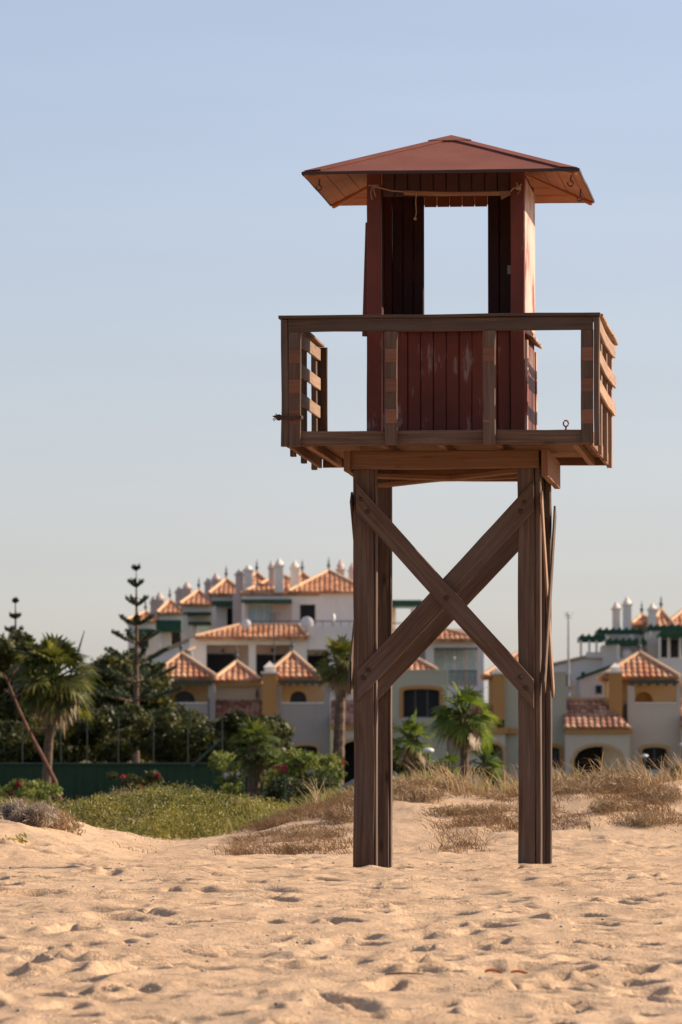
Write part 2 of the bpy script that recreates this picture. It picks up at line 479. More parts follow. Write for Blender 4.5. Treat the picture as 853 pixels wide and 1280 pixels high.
def build_ground():
    dx = np.arange(-3.8, 3.8001, .03)
    ox = 3.8 + np.cumsum(.05 * 1.16 ** np.arange(1, 64))
    ox = ox[ox < 3500]
    xs = np.concatenate([-ox[::-1], dx, ox])
    dy = np.arange(22.5, 52, .035)
    mid = np.arange(52, 66, .08)
    back = 66 + np.cumsum(.15 * 1.07 ** np.arange(1, 120)); back = back[back < 4000]
    near = 22.5 - np.cumsum(.06 * 1.18 ** np.arange(1, 60)); near = near[near > -3000][::-1]
    ys = np.concatenate([near, dy, mid, back])
    X, Y = np.meshgrid(xs, ys)
    Z = terrain_macro(X, Y) + terrain_detail(X, Y)
    # footprints and scuffs
    g = np.random.default_rng(21)
    n = 1700
    fx = g.uniform(-3.7, 3.7, n); fy = 23 + 30 * g.random(n) ** 1.15
    for k in range(n):
        a = g.uniform(0, math.pi); L = g.uniform(.10, .17); W = g.uniform(.05, .085); D = g.uniform(.015, .06)
        if k % 7 == 0: L, W, D = g.uniform(.03, .06), g.uniform(.03, .05), g.uniform(.02, .035)
        ix = np.searchsorted(xs, [fx[k] - .45, fx[k] + .45]); iy = np.searchsorted(ys, [fy[k] - .45, fy[k] + .45])
        sx = X[iy[0]:iy[1], ix[0]:ix[1]] - fx[k]; sy = Y[iy[0]:iy[1], ix[0]:ix[1]] - fy[k]
        u = (sx * math.cos(a) + sy * math.sin(a)) / L; v = (-sx * math.sin(a) + sy * math.cos(a)) / W
        v = v * (1 + .35 * np.sin(u * 1.3)); r2 = u * u + v * v
        fade = (1.35 if fy[k] < 33 else 1) if fy[k] < 46 else .5
        Z[iy[0]:iy[1], ix[0]:ix[1]] += fade * (-D * np.exp(-(r2 ** 2.2) * .7) + D * .22 * np.exp(-((np.sqrt(r2) - 1.75) ** 2) * 4))
    # sand banked and scoured round the four legs
    for (lx, ly) in ((-.63, .60), (.66, .60), (-.63, 1.87), (.66, 1.87)):
        ca, sa_ = math.cos(R(-5.8)), math.sin(R(-5.8))
        wx, wy = .758 + lx * ca - ly * sa_, 43.0 + lx * sa_ + ly * ca
        d = np.hypot((X - wx - .05) * .8, Y - wy + .05)
        Z += (.045 if ly < 1 else .0) * np.exp(-(d / .26) ** 2) * (1 + .6 * vnoise(X * 9, Y * 9, 51)) - .03 * np.exp(-((d - .48) / .16) ** 2) * (vnoise(X * 3, Y * 3, 52) + .5)
    nx, ny = len(xs), len(ys)
    V = np.stack([X.ravel(), Y.ravel(), Z.ravel()], 1)
    i = np.arange(nx - 1); j = np.arange(ny - 1)
    I, J = np.meshgrid(i, j)
    q = (J * nx + I).ravel()
    faces = np.stack([q, q + 1, q + nx + 1, q + nx], 1).astype(np.int32)
    me = bpy.data.meshes.new('ground')
    me.vertices.add(len(V)); me.vertices.foreach_set('co', V.ravel().astype(np.float32))
    me.loops.add(faces.size); me.loops.foreach_set('vertex_index', faces.ravel())
    me.polygons.add(len(faces))
    me.polygons.foreach_set('loop_start', np.arange(0, faces.size, 4, dtype=np.int32))
    me.polygons.foreach_set('use_smooth', np.ones(len(faces), bool))
    me.update(calc_edges=True)
    o = bpy.data.objects.new('sand_ground', me)
    col.objects.link(o)
    tag(o, kind='structure')
    m, nt, b = mat('sand')
    L = nt.links.new
    tc = N(nt, 'ShaderNodeTexCoord')
    n1 = N(nt, 'ShaderNodeTexNoise', Scale=1.1, Detail=5.0, Roughness=.6); L(tc.outputs['Object'], n1.inputs[0])
    n2 = N(nt, 'ShaderNodeTexNoise', Scale=45.0, Detail=4.0, Roughness=.8); L(tc.outputs['Object'], n2.inputs[0])
    n3 = N(nt, 'ShaderNodeTexNoise', Scale=9.0, Detail=5.0, Roughness=.7); L(tc.outputs['Object'], n3.inputs[0])
    c = ramp(nt, [(.3, (.57, .388, .24)), (.7, (.69, .488, .312))], n1.outputs[0]).outputs[0]
    g2 = ramp(nt, [(.35, (.72, .70, .68)), (.62, (1.04, 1.04, 1.04))], n2.outputs[0])
    c = mix(nt, .8, c, g2.outputs[0], 'MULTIPLY')
    g3 = ramp(nt, [(.60, (0, 0, 0)), (.72, (.6, .6, .6))], n3.outputs[0])
    c = mix(nt, g3.outputs[0], c, (.33, .19, .10))
    # scrubland soil past the dune
    sp = N(nt, 'ShaderNodeSeparateXYZ'); L(tc.outputs['Object'], sp.inputs[0])
    mr = N(nt, 'ShaderNodeMapRange'); L(sp.outputs['Y'], mr.inputs[0]); mr.inputs['From Min'].default_value = 66; mr.inputs['From Max'].default_value = 80
    c = mix(nt, mr.outputs[0], c, (.12, .11, .05))
    L(c, b.inputs['Base Color']); b.inputs['Roughness'].default_value = .95
    b.inputs['Specular IOR Level'].default_value = .1
    ad = N(nt, 'ShaderNodeMath', operation='MULTIPLY_ADD'); L(n3.outputs[0], ad.inputs[0]); ad.inputs[1].default_value = 1.5; L(n2.outputs[0], ad.inputs[2])
    bump(nt, b, ad.outputs[0], .9, .022)
    me.materials.append(m)
    return o


build_ground()


# ------------------------------------------------------------------ lifeguard tower
def tower():
    T = empty('lifeguard_tower', (.758, 43.0, 0), R(-5.8))
    tag(T, 'tall weathered wooden lifeguard tower with dark red cabin and railed platform on the sand', 'lifeguard tower')
    W, O, Pl = M['wood'], M['wood_orange'], M['wood_pale']
    def B(name, p0, p1, w, t, wdir, m=W, **k):
        return MB().board(p0, p1, w, t, wdir, **k).build(name, m, T)
    # legs: two planks bolted together each
    for (xa, xb) in ((-.722, -.540), (.572, .752)):
        for (y0, z0) in ((.55, -.35), (1.80, -.35)):
            mb = MB()
            sp = .135 if xa > 0 else .168
            mb.board(((xa + xa + sp) / 2, y0 + .055, z0), ((xa + xa + sp) / 2, y0 + .055, 3.283), sp - .003, .11, (1, 0, 0), seg=22, warp=.004, cham=.007)
            mb.board(((xa + sp + xb) / 2, y0 + .068, z0), ((xa + sp + xb) / 2, y0 + .068, 3.283), xb - xa - sp, .12, (1, 0, 0), seg=22, warp=.003, cham=.007)
            mb.build('leg', W, T)
    # front and rear cross braces
    def brace(a, b, y, w=.165, m=W, t=.045, **k):
        return B('cross_brace', (a[0], y, a[1]), (b[0], y, b[1]), w, t, (0, 0, 1), m, seg=16, cham=.006, vcut=True, **k)
    def bolts(parent, pts):
        for (x, y, z) in pts:
            MB().tube([(x, y, z), (x, y - .006, z), (x, y - .014, z)], [.020, .020, .011], 8).build('bolt', M['iron'], parent)
    b1 = brace((-.69, 2.92), (.70, 1.37), .49, .150)
    bolts(b1, ((-.655, .467, 2.90), (-.60, .467, 2.80), (.60, .467, 1.50), (.64, .467, 1.415), (.02, .467, 2.12)))
    b2 = brace((-.69, 1.43), (.70, 2.92), .535 - .001, .165, t=.03)
    bolts(b2, ((-.64, .518, 1.50), (-.60, .518, 1.56), (.60, .518, 2.80), (.63, .518, 2.87)))
    brace((-.70, 1.43), (.67, 2.88), 1.775, .19, t=.04)
    brace((-.70, 2.87), (.67, 1.34), 1.945, .11)
    # side braces
    for sx, m in ((1, Pl), (-1, W)):
        x1 = .752 + .010 if sx > 0 else -.722 - .012
        x2 = x1 + sx * .019
        B('cross_brace', (x1, .53, 2.92), (x1, 1.93, 1.42), .13, .017, (0, 0, 1), m, seg=14, warp=.001)
        B('cross_brace', (x2, .53, 1.42), (x2, 1.93, 2.88), .13, .017, (0, 0, 1), W, seg=14, warp=.001)
    # head beams
    B('beam', (-.735, .515, 3.210), (.745, .515, 3.210), .142, .065, (0, 0, 1), O, seg=14, cham=.006)
    B('beam', (-.735, 1.955, 3.205), (.745, 1.955, 3.205), .15, .065, (0, 0, 1), O, seg=14, cham=.006)
    B('beam', (.792, .44, 3.175), (.792, 2.02, 3.175), .21, .05, (0, 0, 1), O, seg=10)
    B('beam', (-.762, .44, 3.20), (-.762, 2.02, 3.20), .16, .05, (0, 0, 1), O, seg=10)
    # horizontal slats under the floor, crossing between the legs
    B('under_slat', (-.60, .72, 3.10), (.60, 1.70, 3.16), .10, .035, (0, 1, 0), O, seg=10, bow=(0, 0, -.02))
    B('under_slat', (.60, .70, 3.13), (-.60, 1.72, 3.09), .10, .035, (0, 1, 0), O, seg=10)
    # joists along the depth
    for x in (-1.02, -.45, 0.0, .45, 1.05):
        B('joist', (x, .05, 3.316), (x, 2.42, 3.316), .062, .045, (0, 0, 1), O, seg=6)
    # floor planks, one mesh
    mb = MB()
    n = 20
    for k in range(n):
        y = .045 + 2.39 * (k + .5) / n
        mb.board((-1.19, y, 3.375), (1.19, y, 3.375), 2.39 / n - .008, .045, (0, 1, 0), seg=4, warp=.002)
    mb.build('floor_planks', O, T)
    # skirts = rim boards
    B('rim_board', (-1.10, .022, 3.345), (1.12, .022, 3.345), .112, .04, (0, 0, 1), W, seg=16)
    B('rim_board', (-1.16, 2.462, 3.345), (1.19, 2.462, 3.345), .11, .04, (0, 0, 1), O, seg=16)
    B('rim_board', (-1.178, .05, 3.33), (-1.178, 2.44, 3.33), .10, .03, (0, 0, 1), O, seg=10)
    B('rim_board', (1.178, .05, 3.33), (1.178, 2.44, 3.33), .10, .03, (0, 0, 1), O, seg=10)
    # front posts
    def patches(parent, x0, x1, y):
        for (za, zb) in ((3.925, 4.03), (3.695, 3.80), (3.455, 3.565)):
            e = random.uniform(-.01, .01)
            MB().board((x0 + .004, y, (za + zb) / 2 + e), (x1 - .004, y, (za + zb) / 2 + e), zb - za, .006, (0, 0, 1), seg=3, warp=.002, cham=.001).build('bare_wood_patch', M['patch'], parent)
    def post(xa, xb, y, zt=4.172, zb=3.288, t=.045, pat=False, m=W, name='railing_post'):
        p = B(name, ((xa + xb) / 2, y, zb), ((xa + xb) / 2, y, zt), xb - xa, t, (1, 0, 0), m, seg=10, cham=.005)
        if pat: patches(p, xa, xb, y - t / 2 - .001)
        return p
    post(-1.228, -1.174, 0.0, zt=4.27, zb=3.285, t=.09)
    post(-1.170, -1.073, -.015, zt=4.172, zb=3.282, pat=True, t=.05)
    post(-.415, -.318, -.026, pat=True)
    post(.346, .443, -.026, pat=True)
    post(1.108, 1.203, -.015, pat=True, zb=3.295, t=.05)
    post(1.206, 1.250, 0.0, zt=4.27, zb=3.275, t=.09)
    # front rail and caps
    B('railing_rail', (-1.17, -.018, 4.225), (1.20, -.018, 4.225), .104, .042, (0, 0, 1), W, seg=20, warp=.003)
    B('top_rail', (-1.246, .0, 4.291), (1.256, .0, 4.291), .12, .024, (0, 1, 0), W, seg=20, warp=.003)
    B('top_rail', (1.222, .062, 4.292), (1.222, 2.50, 4.284), .10, .024, (1, 0, 0), Pl, seg=14)
    B('top_rail', (-1.196, .062, 4.290), (-1.196, 2.44, 4.290), .10, .024, (1, 0, 0), Pl, seg=14)
    # side rails, warped by the sun
    for sx in (1, -1):
        for q, z in enumerate((4.222, 3.98, 3.75)):
            x = sx * 1.236 if sx > 0 else -1.188
            B('side_board', (x, .05, z), (x, 2.46, z - .01), .10, .022, (0, 0, 1), Pl, seg=14, bow=(sx * (.004 + .004 * q), 0, -.035 if sx > 0 else 0))
        for y in (.80, 1.58, 2.36):
            x = sx * 1.203 if sx > 0 else -1.222
            B('railing_post', (x, y, 3.262), (x, y, 4.275), .095, .042, (0, 1, 0), W if sx < 0 else Pl, seg=10)
    B('railing_post', (-1.174, 2.47, 3.38), (-1.174, 2.47, 4.275), .105, .045, (1, 0, 0), W, seg=10)

    # ---------------- cabin
    Rd = M['red']
    def planks(name, a, b, z0, z1, m, wdir, t=.022, w=.103, parent=T):
        a = Vector(a); b = Vector(b); L = (b - a).length; d = (b - a) / L
        k = max(1, round(L / w)); mb = MB()
        for i in range(k):
            c = a + d * (L * (i + .5) / k)
            mb.board((c.x, c.y, z0), (c.x, c.y, z1), L / k - .005, t, tuple(d), seg=6, warp=.0015, cham=.006)
        return mb.build(name, m, parent)
    for (x0, x1, y) in ((-.620, -.506, .64), (.515, .627, .64)):
        MB().board(((x0 + x1) / 2, y, 3.40), ((x0 + x1) / 2, y, 5.50), x1 - x0, .06, (1, 0, 0), seg=14, cham=.006).build('corner_post', Rd, T)
    for x in (-.575, .575):
        MB().board((x, 1.84, 3.40), (x, 1.84, 5.50), .09, .06, (1, 0, 0), seg=10).build('corner_post', Rd, T)
    planks('front_wall', (-.503, .665, 0), (.512, .665, 0), 3.402, 4.235, Rd, (1, 0, 0))
    MB().board((-.505, .64, 4.25), (.514, .64, 4.25), .08, .035, (0, 1, 0)).build('window_sill', Rd, T)
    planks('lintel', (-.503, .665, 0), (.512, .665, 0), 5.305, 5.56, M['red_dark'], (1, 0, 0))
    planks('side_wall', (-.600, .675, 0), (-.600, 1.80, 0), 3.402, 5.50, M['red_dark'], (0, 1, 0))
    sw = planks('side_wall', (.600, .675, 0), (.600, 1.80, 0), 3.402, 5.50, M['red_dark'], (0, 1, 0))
    # backing sheets added so that no light passes the plank gaps
    MB().box(-.503, .512, .679, .690, 3.41, 4.23).build('added_backing', M['red_dark'], T)
    MB().box(-.503, .512, .679, .690, 5.31, 5.56).build('added_backing', M['red_dark'], T)
    MB().box(-.618, -.6125, .675, 1.81, 3.41, 5.47).build('added_backing', M['red'], T)
    MB().box(.6115, .6155, .675, 1.81, 3.41, 5.47).build('added_backing', M['red'], T)
    MB().box(-.53, -.272, 1.848, 1.856, 3.41, 5.5).build('added_backing', M['red'], T)
    MB().box(.246, .53, 1.848, 1.856, 3.41, 5.5).build('added_backing', M['red'], T)
    # outer cladding on the sunny side: worn upper panel, framed lower panel, drip board
    MB().board((.622, 1.24, 4.30), (.622, 1.24, 5.44), 1.16, .016, (0, 1, 0), seg=10, warp=.001).build('side_panel', M['red_worn'], T)
    for y in (.69, 1.80):
        MB().board((.630, y, 3.42), (.630, y, 4.16), .07, .03, (0, 1, 0)).build('panel_frame', M['red_worn'], T)
    MB().board((.628, 1.24, 3.42), (.628, 1.24, 4.16), 1.0, .012, (0, 1, 0), seg=6).build('side_panel', M['red'], T)
    MB().board((.655, .66, 4.215), (.655, 1.84, 4.215), .085, .022, (1, 0, -.55)).build('drip_board', M['red_worn'], T)
    # left: loose trim board that leans out
    MB().board((-.616, .66, 5.10), (-.642, .66, 4.20), .036, .05, (1, 0, 0), seg=8, warp=.001).build('loose_trim_board', Rd, T)
    # back wall with its doorway
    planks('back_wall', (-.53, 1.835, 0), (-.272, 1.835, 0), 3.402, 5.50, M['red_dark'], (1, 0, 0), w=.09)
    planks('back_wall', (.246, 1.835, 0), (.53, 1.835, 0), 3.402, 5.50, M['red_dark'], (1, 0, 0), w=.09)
    planks('back_lintel', (-.268, 1.84, 0), (.242, 1.84, 0), 5.355, 5.56, M['soffit'], (1, 0, 0))
    MB().board((.43, 1.815, 4.80), (.43, 1.815, 4.87), .05, .012, (1, 0, 0), seg=2).build('switch_plate', M['pole_metal'], T)

    # ---------------- roof: a low pyramid of red felt over boards
    y0, y1, e, za, zt = .165, 2.315, 1.076, 5.452, 5.850
    cy = (y0 + y1) / 2
    cor = [(-e, y0), (e, y0), (e, y1), (-e, y1)]
    mb = MB(); sm = MB()
    apex = Vector((0, cy, zt)); low = Vector((0, cy, zt - .035))
    for k in range(4):
        a, b = cor[k], cor[(k + 1) % 4]
        A = Vector((a[0], a[1], za)); Bv = Vector((b[0], b[1], za))
        # subdivided slope with slight sag
        n = 12
        for i in range(n):
            for j in range(n - i):
                def pt(i, j):
                    s_, t_ = i / n, j / n
                    p = A.lerp(apex, s_) + (Bv - A) * t_
                    q = (Bv - A) * (t_)
                    p = A + (apex - A) * s_ + (Bv - A) * t_
                    p.z += .004 * mnoise.noise(Vector((p.x * 3, p.y * 3, k)))
                    return p
                mb.face([pt(i, j), pt(i, j + 1), pt(i + 1, j)])
                if j < n - i - 1: mb.face([pt(i, j + 1), pt(i + 1, j + 1), pt(i + 1, j)])
        A2 = A - Vector((0, 0, .018)); B2 = Bv - Vector((0, 0, .018))
        sm.face([B2 * .995 + Vector((0, cy, low.z - .018)) * .005, A2 * .995 + Vector((0, cy, low.z - .018)) * .005, low])
    roof = mb.build('roof', None or roof_felt(), T)
    # soffit as boards: ridged sheet per side
    sf = MB()
    for k in range(4):
        a, b = Vector((*cor[k], za - .020)), Vector((*cor[(k + 1) % 4], za - .020))
        nb = 16
        cen = Vector((0, cy, zt - .04))
        for i in range(nb):
            f0, f1 = i / nb, (i + 1) / nb
            g = .04 / 1.0 / nb * 1.2
            p = [a.lerp(cen, f0), b.lerp(cen, f0), b.lerp(cen, f1 - g), a.lerp(cen, f1 - g)]
            dz = Vector((0, 0, -.003 * (i % 2)))
            sf.face([p[1] + dz, p[0] + dz, p[3] + dz, p[2] + dz])
            sf.face([p[2] + dz, p[3] + dz, a.lerp(cen, f1) + Vector((0, 0, .006)), b.lerp(cen, f1) + Vector((0, 0, .006))])
    sf.build('soffit', M['soffit'], T)
    # hip rafters under the soffit
    for k in range(4):
        c = cor[k]
        a = Vector((c[0] * .985, cy + (c[1] - cy) * .985, za - .032)); b = Vector((c[0] * .3, cy + (c[1] - cy) * .3, za + (zt - za) * .7 - .032))
        MB().board(a, b, .028, .03, (0, 0, 1), seg=4, warp=.001).build('hip_rafter', M['soffit'], T)
    # black drip edge
    ed = MB()
    for k in range(4):
        a, b = cor[k], cor[(k + 1) % 4]
        A = Vector((a[0] * 1.004, cy + (a[1] - cy) * 1.004, za - .012)); Bv = Vector((b[0] * 1.004, cy + (b[1] - cy) * 1.004, za - .012))
        ed.board(A, Bv, .025, .012, (0, 0, 1), seg=12, warp=.003, cham=.002)
    ed.build('roof_edge', M['black'], roof)
    # felt hip strips and top cap
    for k in range(4):
        c = cor[k]
        a = Vector((c[0], c[1], za + .008)); b = Vector((0, cy, zt + .008))
        d = (b - a).normalized(); out = Vector((c[0], c[1] - cy, 0)).normalized()
        sd = Vector((-out.y, out.x, 0))
        m_ = MB()
        for s_ in (-1, 1):
            off = sd * (.085 * s_) - Vector((0, 0, .017))
            q = [a, b, b + off, a.lerp(b, .07) + off]
            m_.face(q if s_ < 0 else q[::-1])
            e0 = Vector((0, 0, -.009))
            c7 = a.lerp(b, .07)
            q = [c7 + off, b + off, b + off + e0, c7 + off + e0]
            m_.face(q if s_ < 0 else q[::-1])
        m_.build('hip_strip', roof_felt(), roof)
    m_ = MB()
    for k in range(4):
        a, b = cor[k], cor[(k + 1) % 4]
        s_ = .16
        pa = Vector((a[0] * s_, cy + (a[1] - cy) * s_, zt - (zt - za) * s_ + .016)); pb = Vector((b[0] * s_, cy + (b[1] - cy) * s_, zt - (zt - za) * s_ + .016))
        m_.face([pa, pb, Vector((0, cy, zt + .014))])
        m_.face([pb, pa, pa - Vector((0, 0, .012)), pb - Vector((0, 0, .012))])
    m_.build('roof_cap', roof_felt(), roof)
    # hooks
    for (x, y, z) in ((1.02, 1.55, 5.46), (1.0, .62, 5.47), (-1.0, .70, 5.47)):
        pts = [(x, y, z), (x - .01, y, z - .06)]
        for q in range(10):
            an = R(90 - q * 33)
            pts.append((x - .01 + .022 * math.cos(an), y, z - .082 + .022 * math.sin(an)))
        MB().tube(pts, .006, 6).build('hook', M['iron'], T)
    # eye bolt standing on the rim
    mb = MB().tube([(.985, .03, 3.40), (.985, .03, 3.43)], .008, 6)
    mb.tube([(.985 + .02 * math.cos(R(a)), .03, 3.45 + .024 * math.sin(R(a))) for a in range(0, 361, 40)], .007, 6, caps=False)
    mb.build('eye_bolt', M['patch'], T)
    return T


_rf = None
def roof_felt():
    global _rf
    if _rf: return _rf
    m, nt, b = mat('red_felt')
    L = nt.links.new
    tc = N(nt, 'ShaderNodeTexCoord')
    n1 = N(nt, 'ShaderNodeTexNoise', Scale=70.0, Detail=3.0, Roughness=.8); L(tc.outputs['Object'], n1.inputs[0])
    n2 = N(nt, 'ShaderNodeTexNoise', Scale=2.0, Detail=5.0); L(tc.outputs['Object'], n2.inputs[0])
    c = ramp(nt, [(.3, (.165, .047, .030)), (.7, (.225, .070, .045))], n2.outputs[0]).outputs[0]
    g = ramp(nt, [(.3, (.7, .7, .7)), (.7, (1.15, 1.15, 1.15))], n1.outputs[0])
    c = mix(nt, .8, c, g.outputs[0], 'MULTIPLY')
    L(c, b.inputs['Base Color']); b.inputs['Roughness'].default_value = .9
    bump(nt, b, n1.outputs[0], .4, .004)
    _rf = m
    return m


TW = tower()
TM = Matrix.Translation((.758, 43.0, 0)) @ Matrix.Rotation(R(-5.8), 4, 'Z')
def tl(x, y, z): return TM @ Vector((x, y, z))

# the pole tied up under the lintel
st = empty('tied_pole', tl(.08, .56, 5.32), R(-5.8))
tag(st, 'thin weathered pole tied with cord under the cabin lintel', 'pole')
MB().board((-.40, 0, .005), (.38, -.01, -.01), .036, .03, (0, 0, 1), seg=14, warp=.008, cham=.01).build('shaft', M['wood_orange'], st)
MB().board((.36, -.01, -.02), (.44, -.01, .0), .07, .03, (0, 0, 1), seg=3, warp=.006, cham=.01, taper=.4).build('splintered_end', M['wood_orange'], st)
c = MB()
c.tube([(-.40, -.012, .01), (-.50, -.02, .018), (-.60, -.02, .045), (-.645, -.015, .05)], .006, 6)
c.tube([(-.645, -.02, .06), (-.66, -.03, .0), (-.65, -.03, -.05)], .005, 5)
c.tube([(-.63, -.02, .06), (-.635, -.03, .02), (-.62, -.03, -.03)], .005, 5)
c.tube([(-.68, -.02, .062), (-.60, -.02, .062)], .006, 5)
c.tube([(.44, -.01, .0), (.47, -.02, .03), (.50, -.02, .02), (.53, -.02, .06)], .007, 5)
c.tube([(.49, -.02, .07), (.52, -.02, .01), (.50, -.03, -.02)], .007, 5)
c.sphere((.505, -.025, .03), .022, 8, 5)
c.tube([(-.30, -.02, .01), (-.305, -.025, -.08), (-.30, -.022, -.16), (-.31, -.02, -.20)], .004, 5)
c.sphere((-.31, -.02, -.205), .014, 6, 4)
c.build('cord', M['rope'], st)

# frayed rope knotted round the left corner post
rp = empty('frayed_rope', tl(-1.15, -.02, 3.50), R(-5.8))
tag(rp, 'frayed dark rope knotted round the left corner post of the platform railing', 'rope')
c = MB()
for dz in (0, .014):
    c.tube([(-.09, .02, dz + .01), (-.075, -.03, dz), (0, -.045, dz - .006), (.08, -.035, dz), (.09, .0, dz)], .008, 6)
c.sphere((-.095, 0, .01), .026, 8, 5)
for k in range(9):
    a = random.uniform(100, 250)
    l = random.uniform(.02, .05)
    c.tube([(-.10, 0, .01), (-.10 + l * .6 * math.cos(R(a)), random.uniform(-.02, .02), .01 + l * .6 * math.sin(R(a)) + .01), (-.10 + l * math.cos(R(a)), random.uniform(-.03, .03), .01 + l * math.sin(R(a)))], .0035, 4)
c.build('rope_knot', M['iron'], rp)


# ------------------------------------------------------------------ tiled roofs
def roof_face(mb, p0, p1, p2, p3, tw=.25, th=.35, amp=.055):
    """barrel tiles on a slope: eave p0-p1, top edge p3-p2 (p3 over p0's side)"""
    p0, p1, p2, p3 = map(Vector, (p0, p1, p2, p3))
    L = (p1 - p0).length
    if L < .05: return
    s = (p1 - p0) / L
    nrm = s.cross(p3 - p0 if (p3 - p0).length > .01 else p2 - p0).normalized()
    if nrm.z < 0: nrm = -nrm
    up = nrm.cross(s).normalized()
    if up.z < 0: up = -up
    sa = (p3 - p0).dot(s); sb = (p2 - p0).dot(s); H = max((p3 - p0).dot(up), (p2 - p0).dot(up))
    def tmax(x):
        t = H
        if sa > 1e-4 and x < sa: t = min(t, H * x / sa)
        if L - sb > 1e-4 and x > sb: t = min(t, H * (L - x) / (L - sb))
        return max(t, 0)
    nc = max(1, round(L / tw)); k = 6
    n = nc * k
    prof = [0, .62, .95, .95, .62, 0]
    rows = max(1, int(math.ceil(H / th)))
    grid = []
    r = random.random() * 100
    for i in range(n + 1):
        x = L * i / n
        a = amp * math.sin(math.pi * ((i % k) / k)) if i % k else 0
        tm = tmax(x)
        c = []
        for j in range(rows + 1):
            t = min(j * th, tm)
            for lift in ((.0, .028) if j == 0 or (j * th < tm) else (.0,)):
                pass
            c.append((t, a))
        grid.append((x, c))
    for i in range(n):
        x0, c0 = grid[i]; x1, c1 = grid[i + 1]
        for j in range(rows):
            t00, a0 = c0[j]; t01 = c0[j + 1][0]; t10, a1 = c1[j]; t11 = c1[j + 1][0]
            if t01 - t00 < 1e-5 and t11 - t10 < 1e-5: continue
            lo, hi = .03, .0
            f = lambda x, t, a, l: p0 + s * x + up * t + nrm * (a + l)
            uv = lambda x, t: (x + r * tw // 1 * 0 + math.floor(r) * tw, min(t, (j + 1) * th - .001) + .001)
            mb.face([f(x0, t00, a0, lo), f(x1, t10, a1, lo), f(x1, t11, a1, hi), f(x0, t01, a0, hi)],
                    [(x0 + .001, j * th + .1), (x1 - .001, j * th + .1), (x1 - .001, j * th + .2), (x0 + .001, j * th + .2)])
            if j > 0 or True:
                mb.face([f(x0, t00, a0, lo - .035 if j else -.05), f(x1, t10, a1, lo - .035 if j else -.05), f(x1, t10, a1, lo), f(x0, t00, a0, lo)],
                        [(x0 + .001, j * th + .1)] * 4)


def hip_roof(name, parent, x0, x1, y0, y1, ze, zt, xa=None, ridge=0.0, m='tile', finial=True, over=0, faces='FLRB'):
    """hipped roof; ridge = half length of ridge along x"""
    cx = (x0 + x1) / 2 if xa is None else xa
    cy = (y0 + y1) / 2
    mb = MB()
    A, B_, C, D = (x0, y0, ze), (x1, y0, ze), (x1, y1, ze), (x0, y1, ze)
    Lp, Rp = (cx - ridge, cy, zt), (cx + ridge, cy, zt)
    roof_face(mb, A, B_, Rp, Lp)
    roof_face(mb, C, D, Lp, Rp)
    roof_face(mb, B_, C, Rp, Rp)
    roof_face(mb, D, A, Lp, Lp)
    mb.box(x0 + .04, x1 - .04, y0 + .04, y1 - .04, ze - .07, ze - .004)
    o = mb.build(name, M[m], parent)
    rd = MB()
    for a, b in ((A, Lp), (B_, Rp), (C, Rp), (D, Lp)):
        a = Vector(a) + Vector((0, 0, .06)); b = Vector(b) + Vector((0, 0, .07))
        rd.tube([a.lerp(b, t / 8) for t in range(9)], .085, 6)
    if ridge > .05: rd.tube([Vector(Lp) + Vector((0, 0, .07)), Vector(Rp) + Vector((0, 0, .07))], .09, 6)
    rd.build('ridge_tiles', M['ridge'], o)
    if finial:
        f = MB()
        f.tube([(cx, cy, zt + .05), (cx, cy, zt + .18), (cx, cy, zt + .42), (cx, cy, zt + .75)], [.12, .05, .035, .012], 8)
        f.sphere((cx, cy, zt + .32), .10, 8, 5); f.sphere((cx, cy, zt + .52), .06, 8, 5)
        f.build('finial', M['metal'], o)
    return o


def window(parent, r, Y, m='blind', frame=None, rise=0, rec=.16, rails=1, name='window'):
    """pane set back in an opening of the wall, with slim frame bars"""
    a = P(r[0], r[3], Y); b = P(r[2], r[1], Y)
    f = MB()
    t = .05
    y = Y + rec
    f.box(a.x, a.x + t, y - .02, y + .03, a.z, b.z)
    f.box(b.x - t, b.x, y - .02, y + .03, a.z, b.z)
    f.box(a.x + t, b.x - t, y - .02, y + .03, b.z - t, b.z)
    f.box(a.x + t, b.x - t, y - .02, y + .03, a.z, a.z + t)
    for k in range(rails):
        x = a.x + (b.x - a.x) * (k + 1) / (rails + 1)
        f.box(x - .025, x + .025, y - .012, y + .024, a.z + t, b.z - t)
    o = f.build(name, M['metal'] if m != 'pale_glass' else M['dish'], parent)
    MB().box(a.x + .02, b.x - .02, y + .004, y + .02, a.z + .02, b.z - .02).build('pane', M[m], o)
    if frame:
        arch_frame(MB(), r[0], r[1], r[2], r[3], Y, rise, sill=False).build('surround', M[frame], o)
    return o


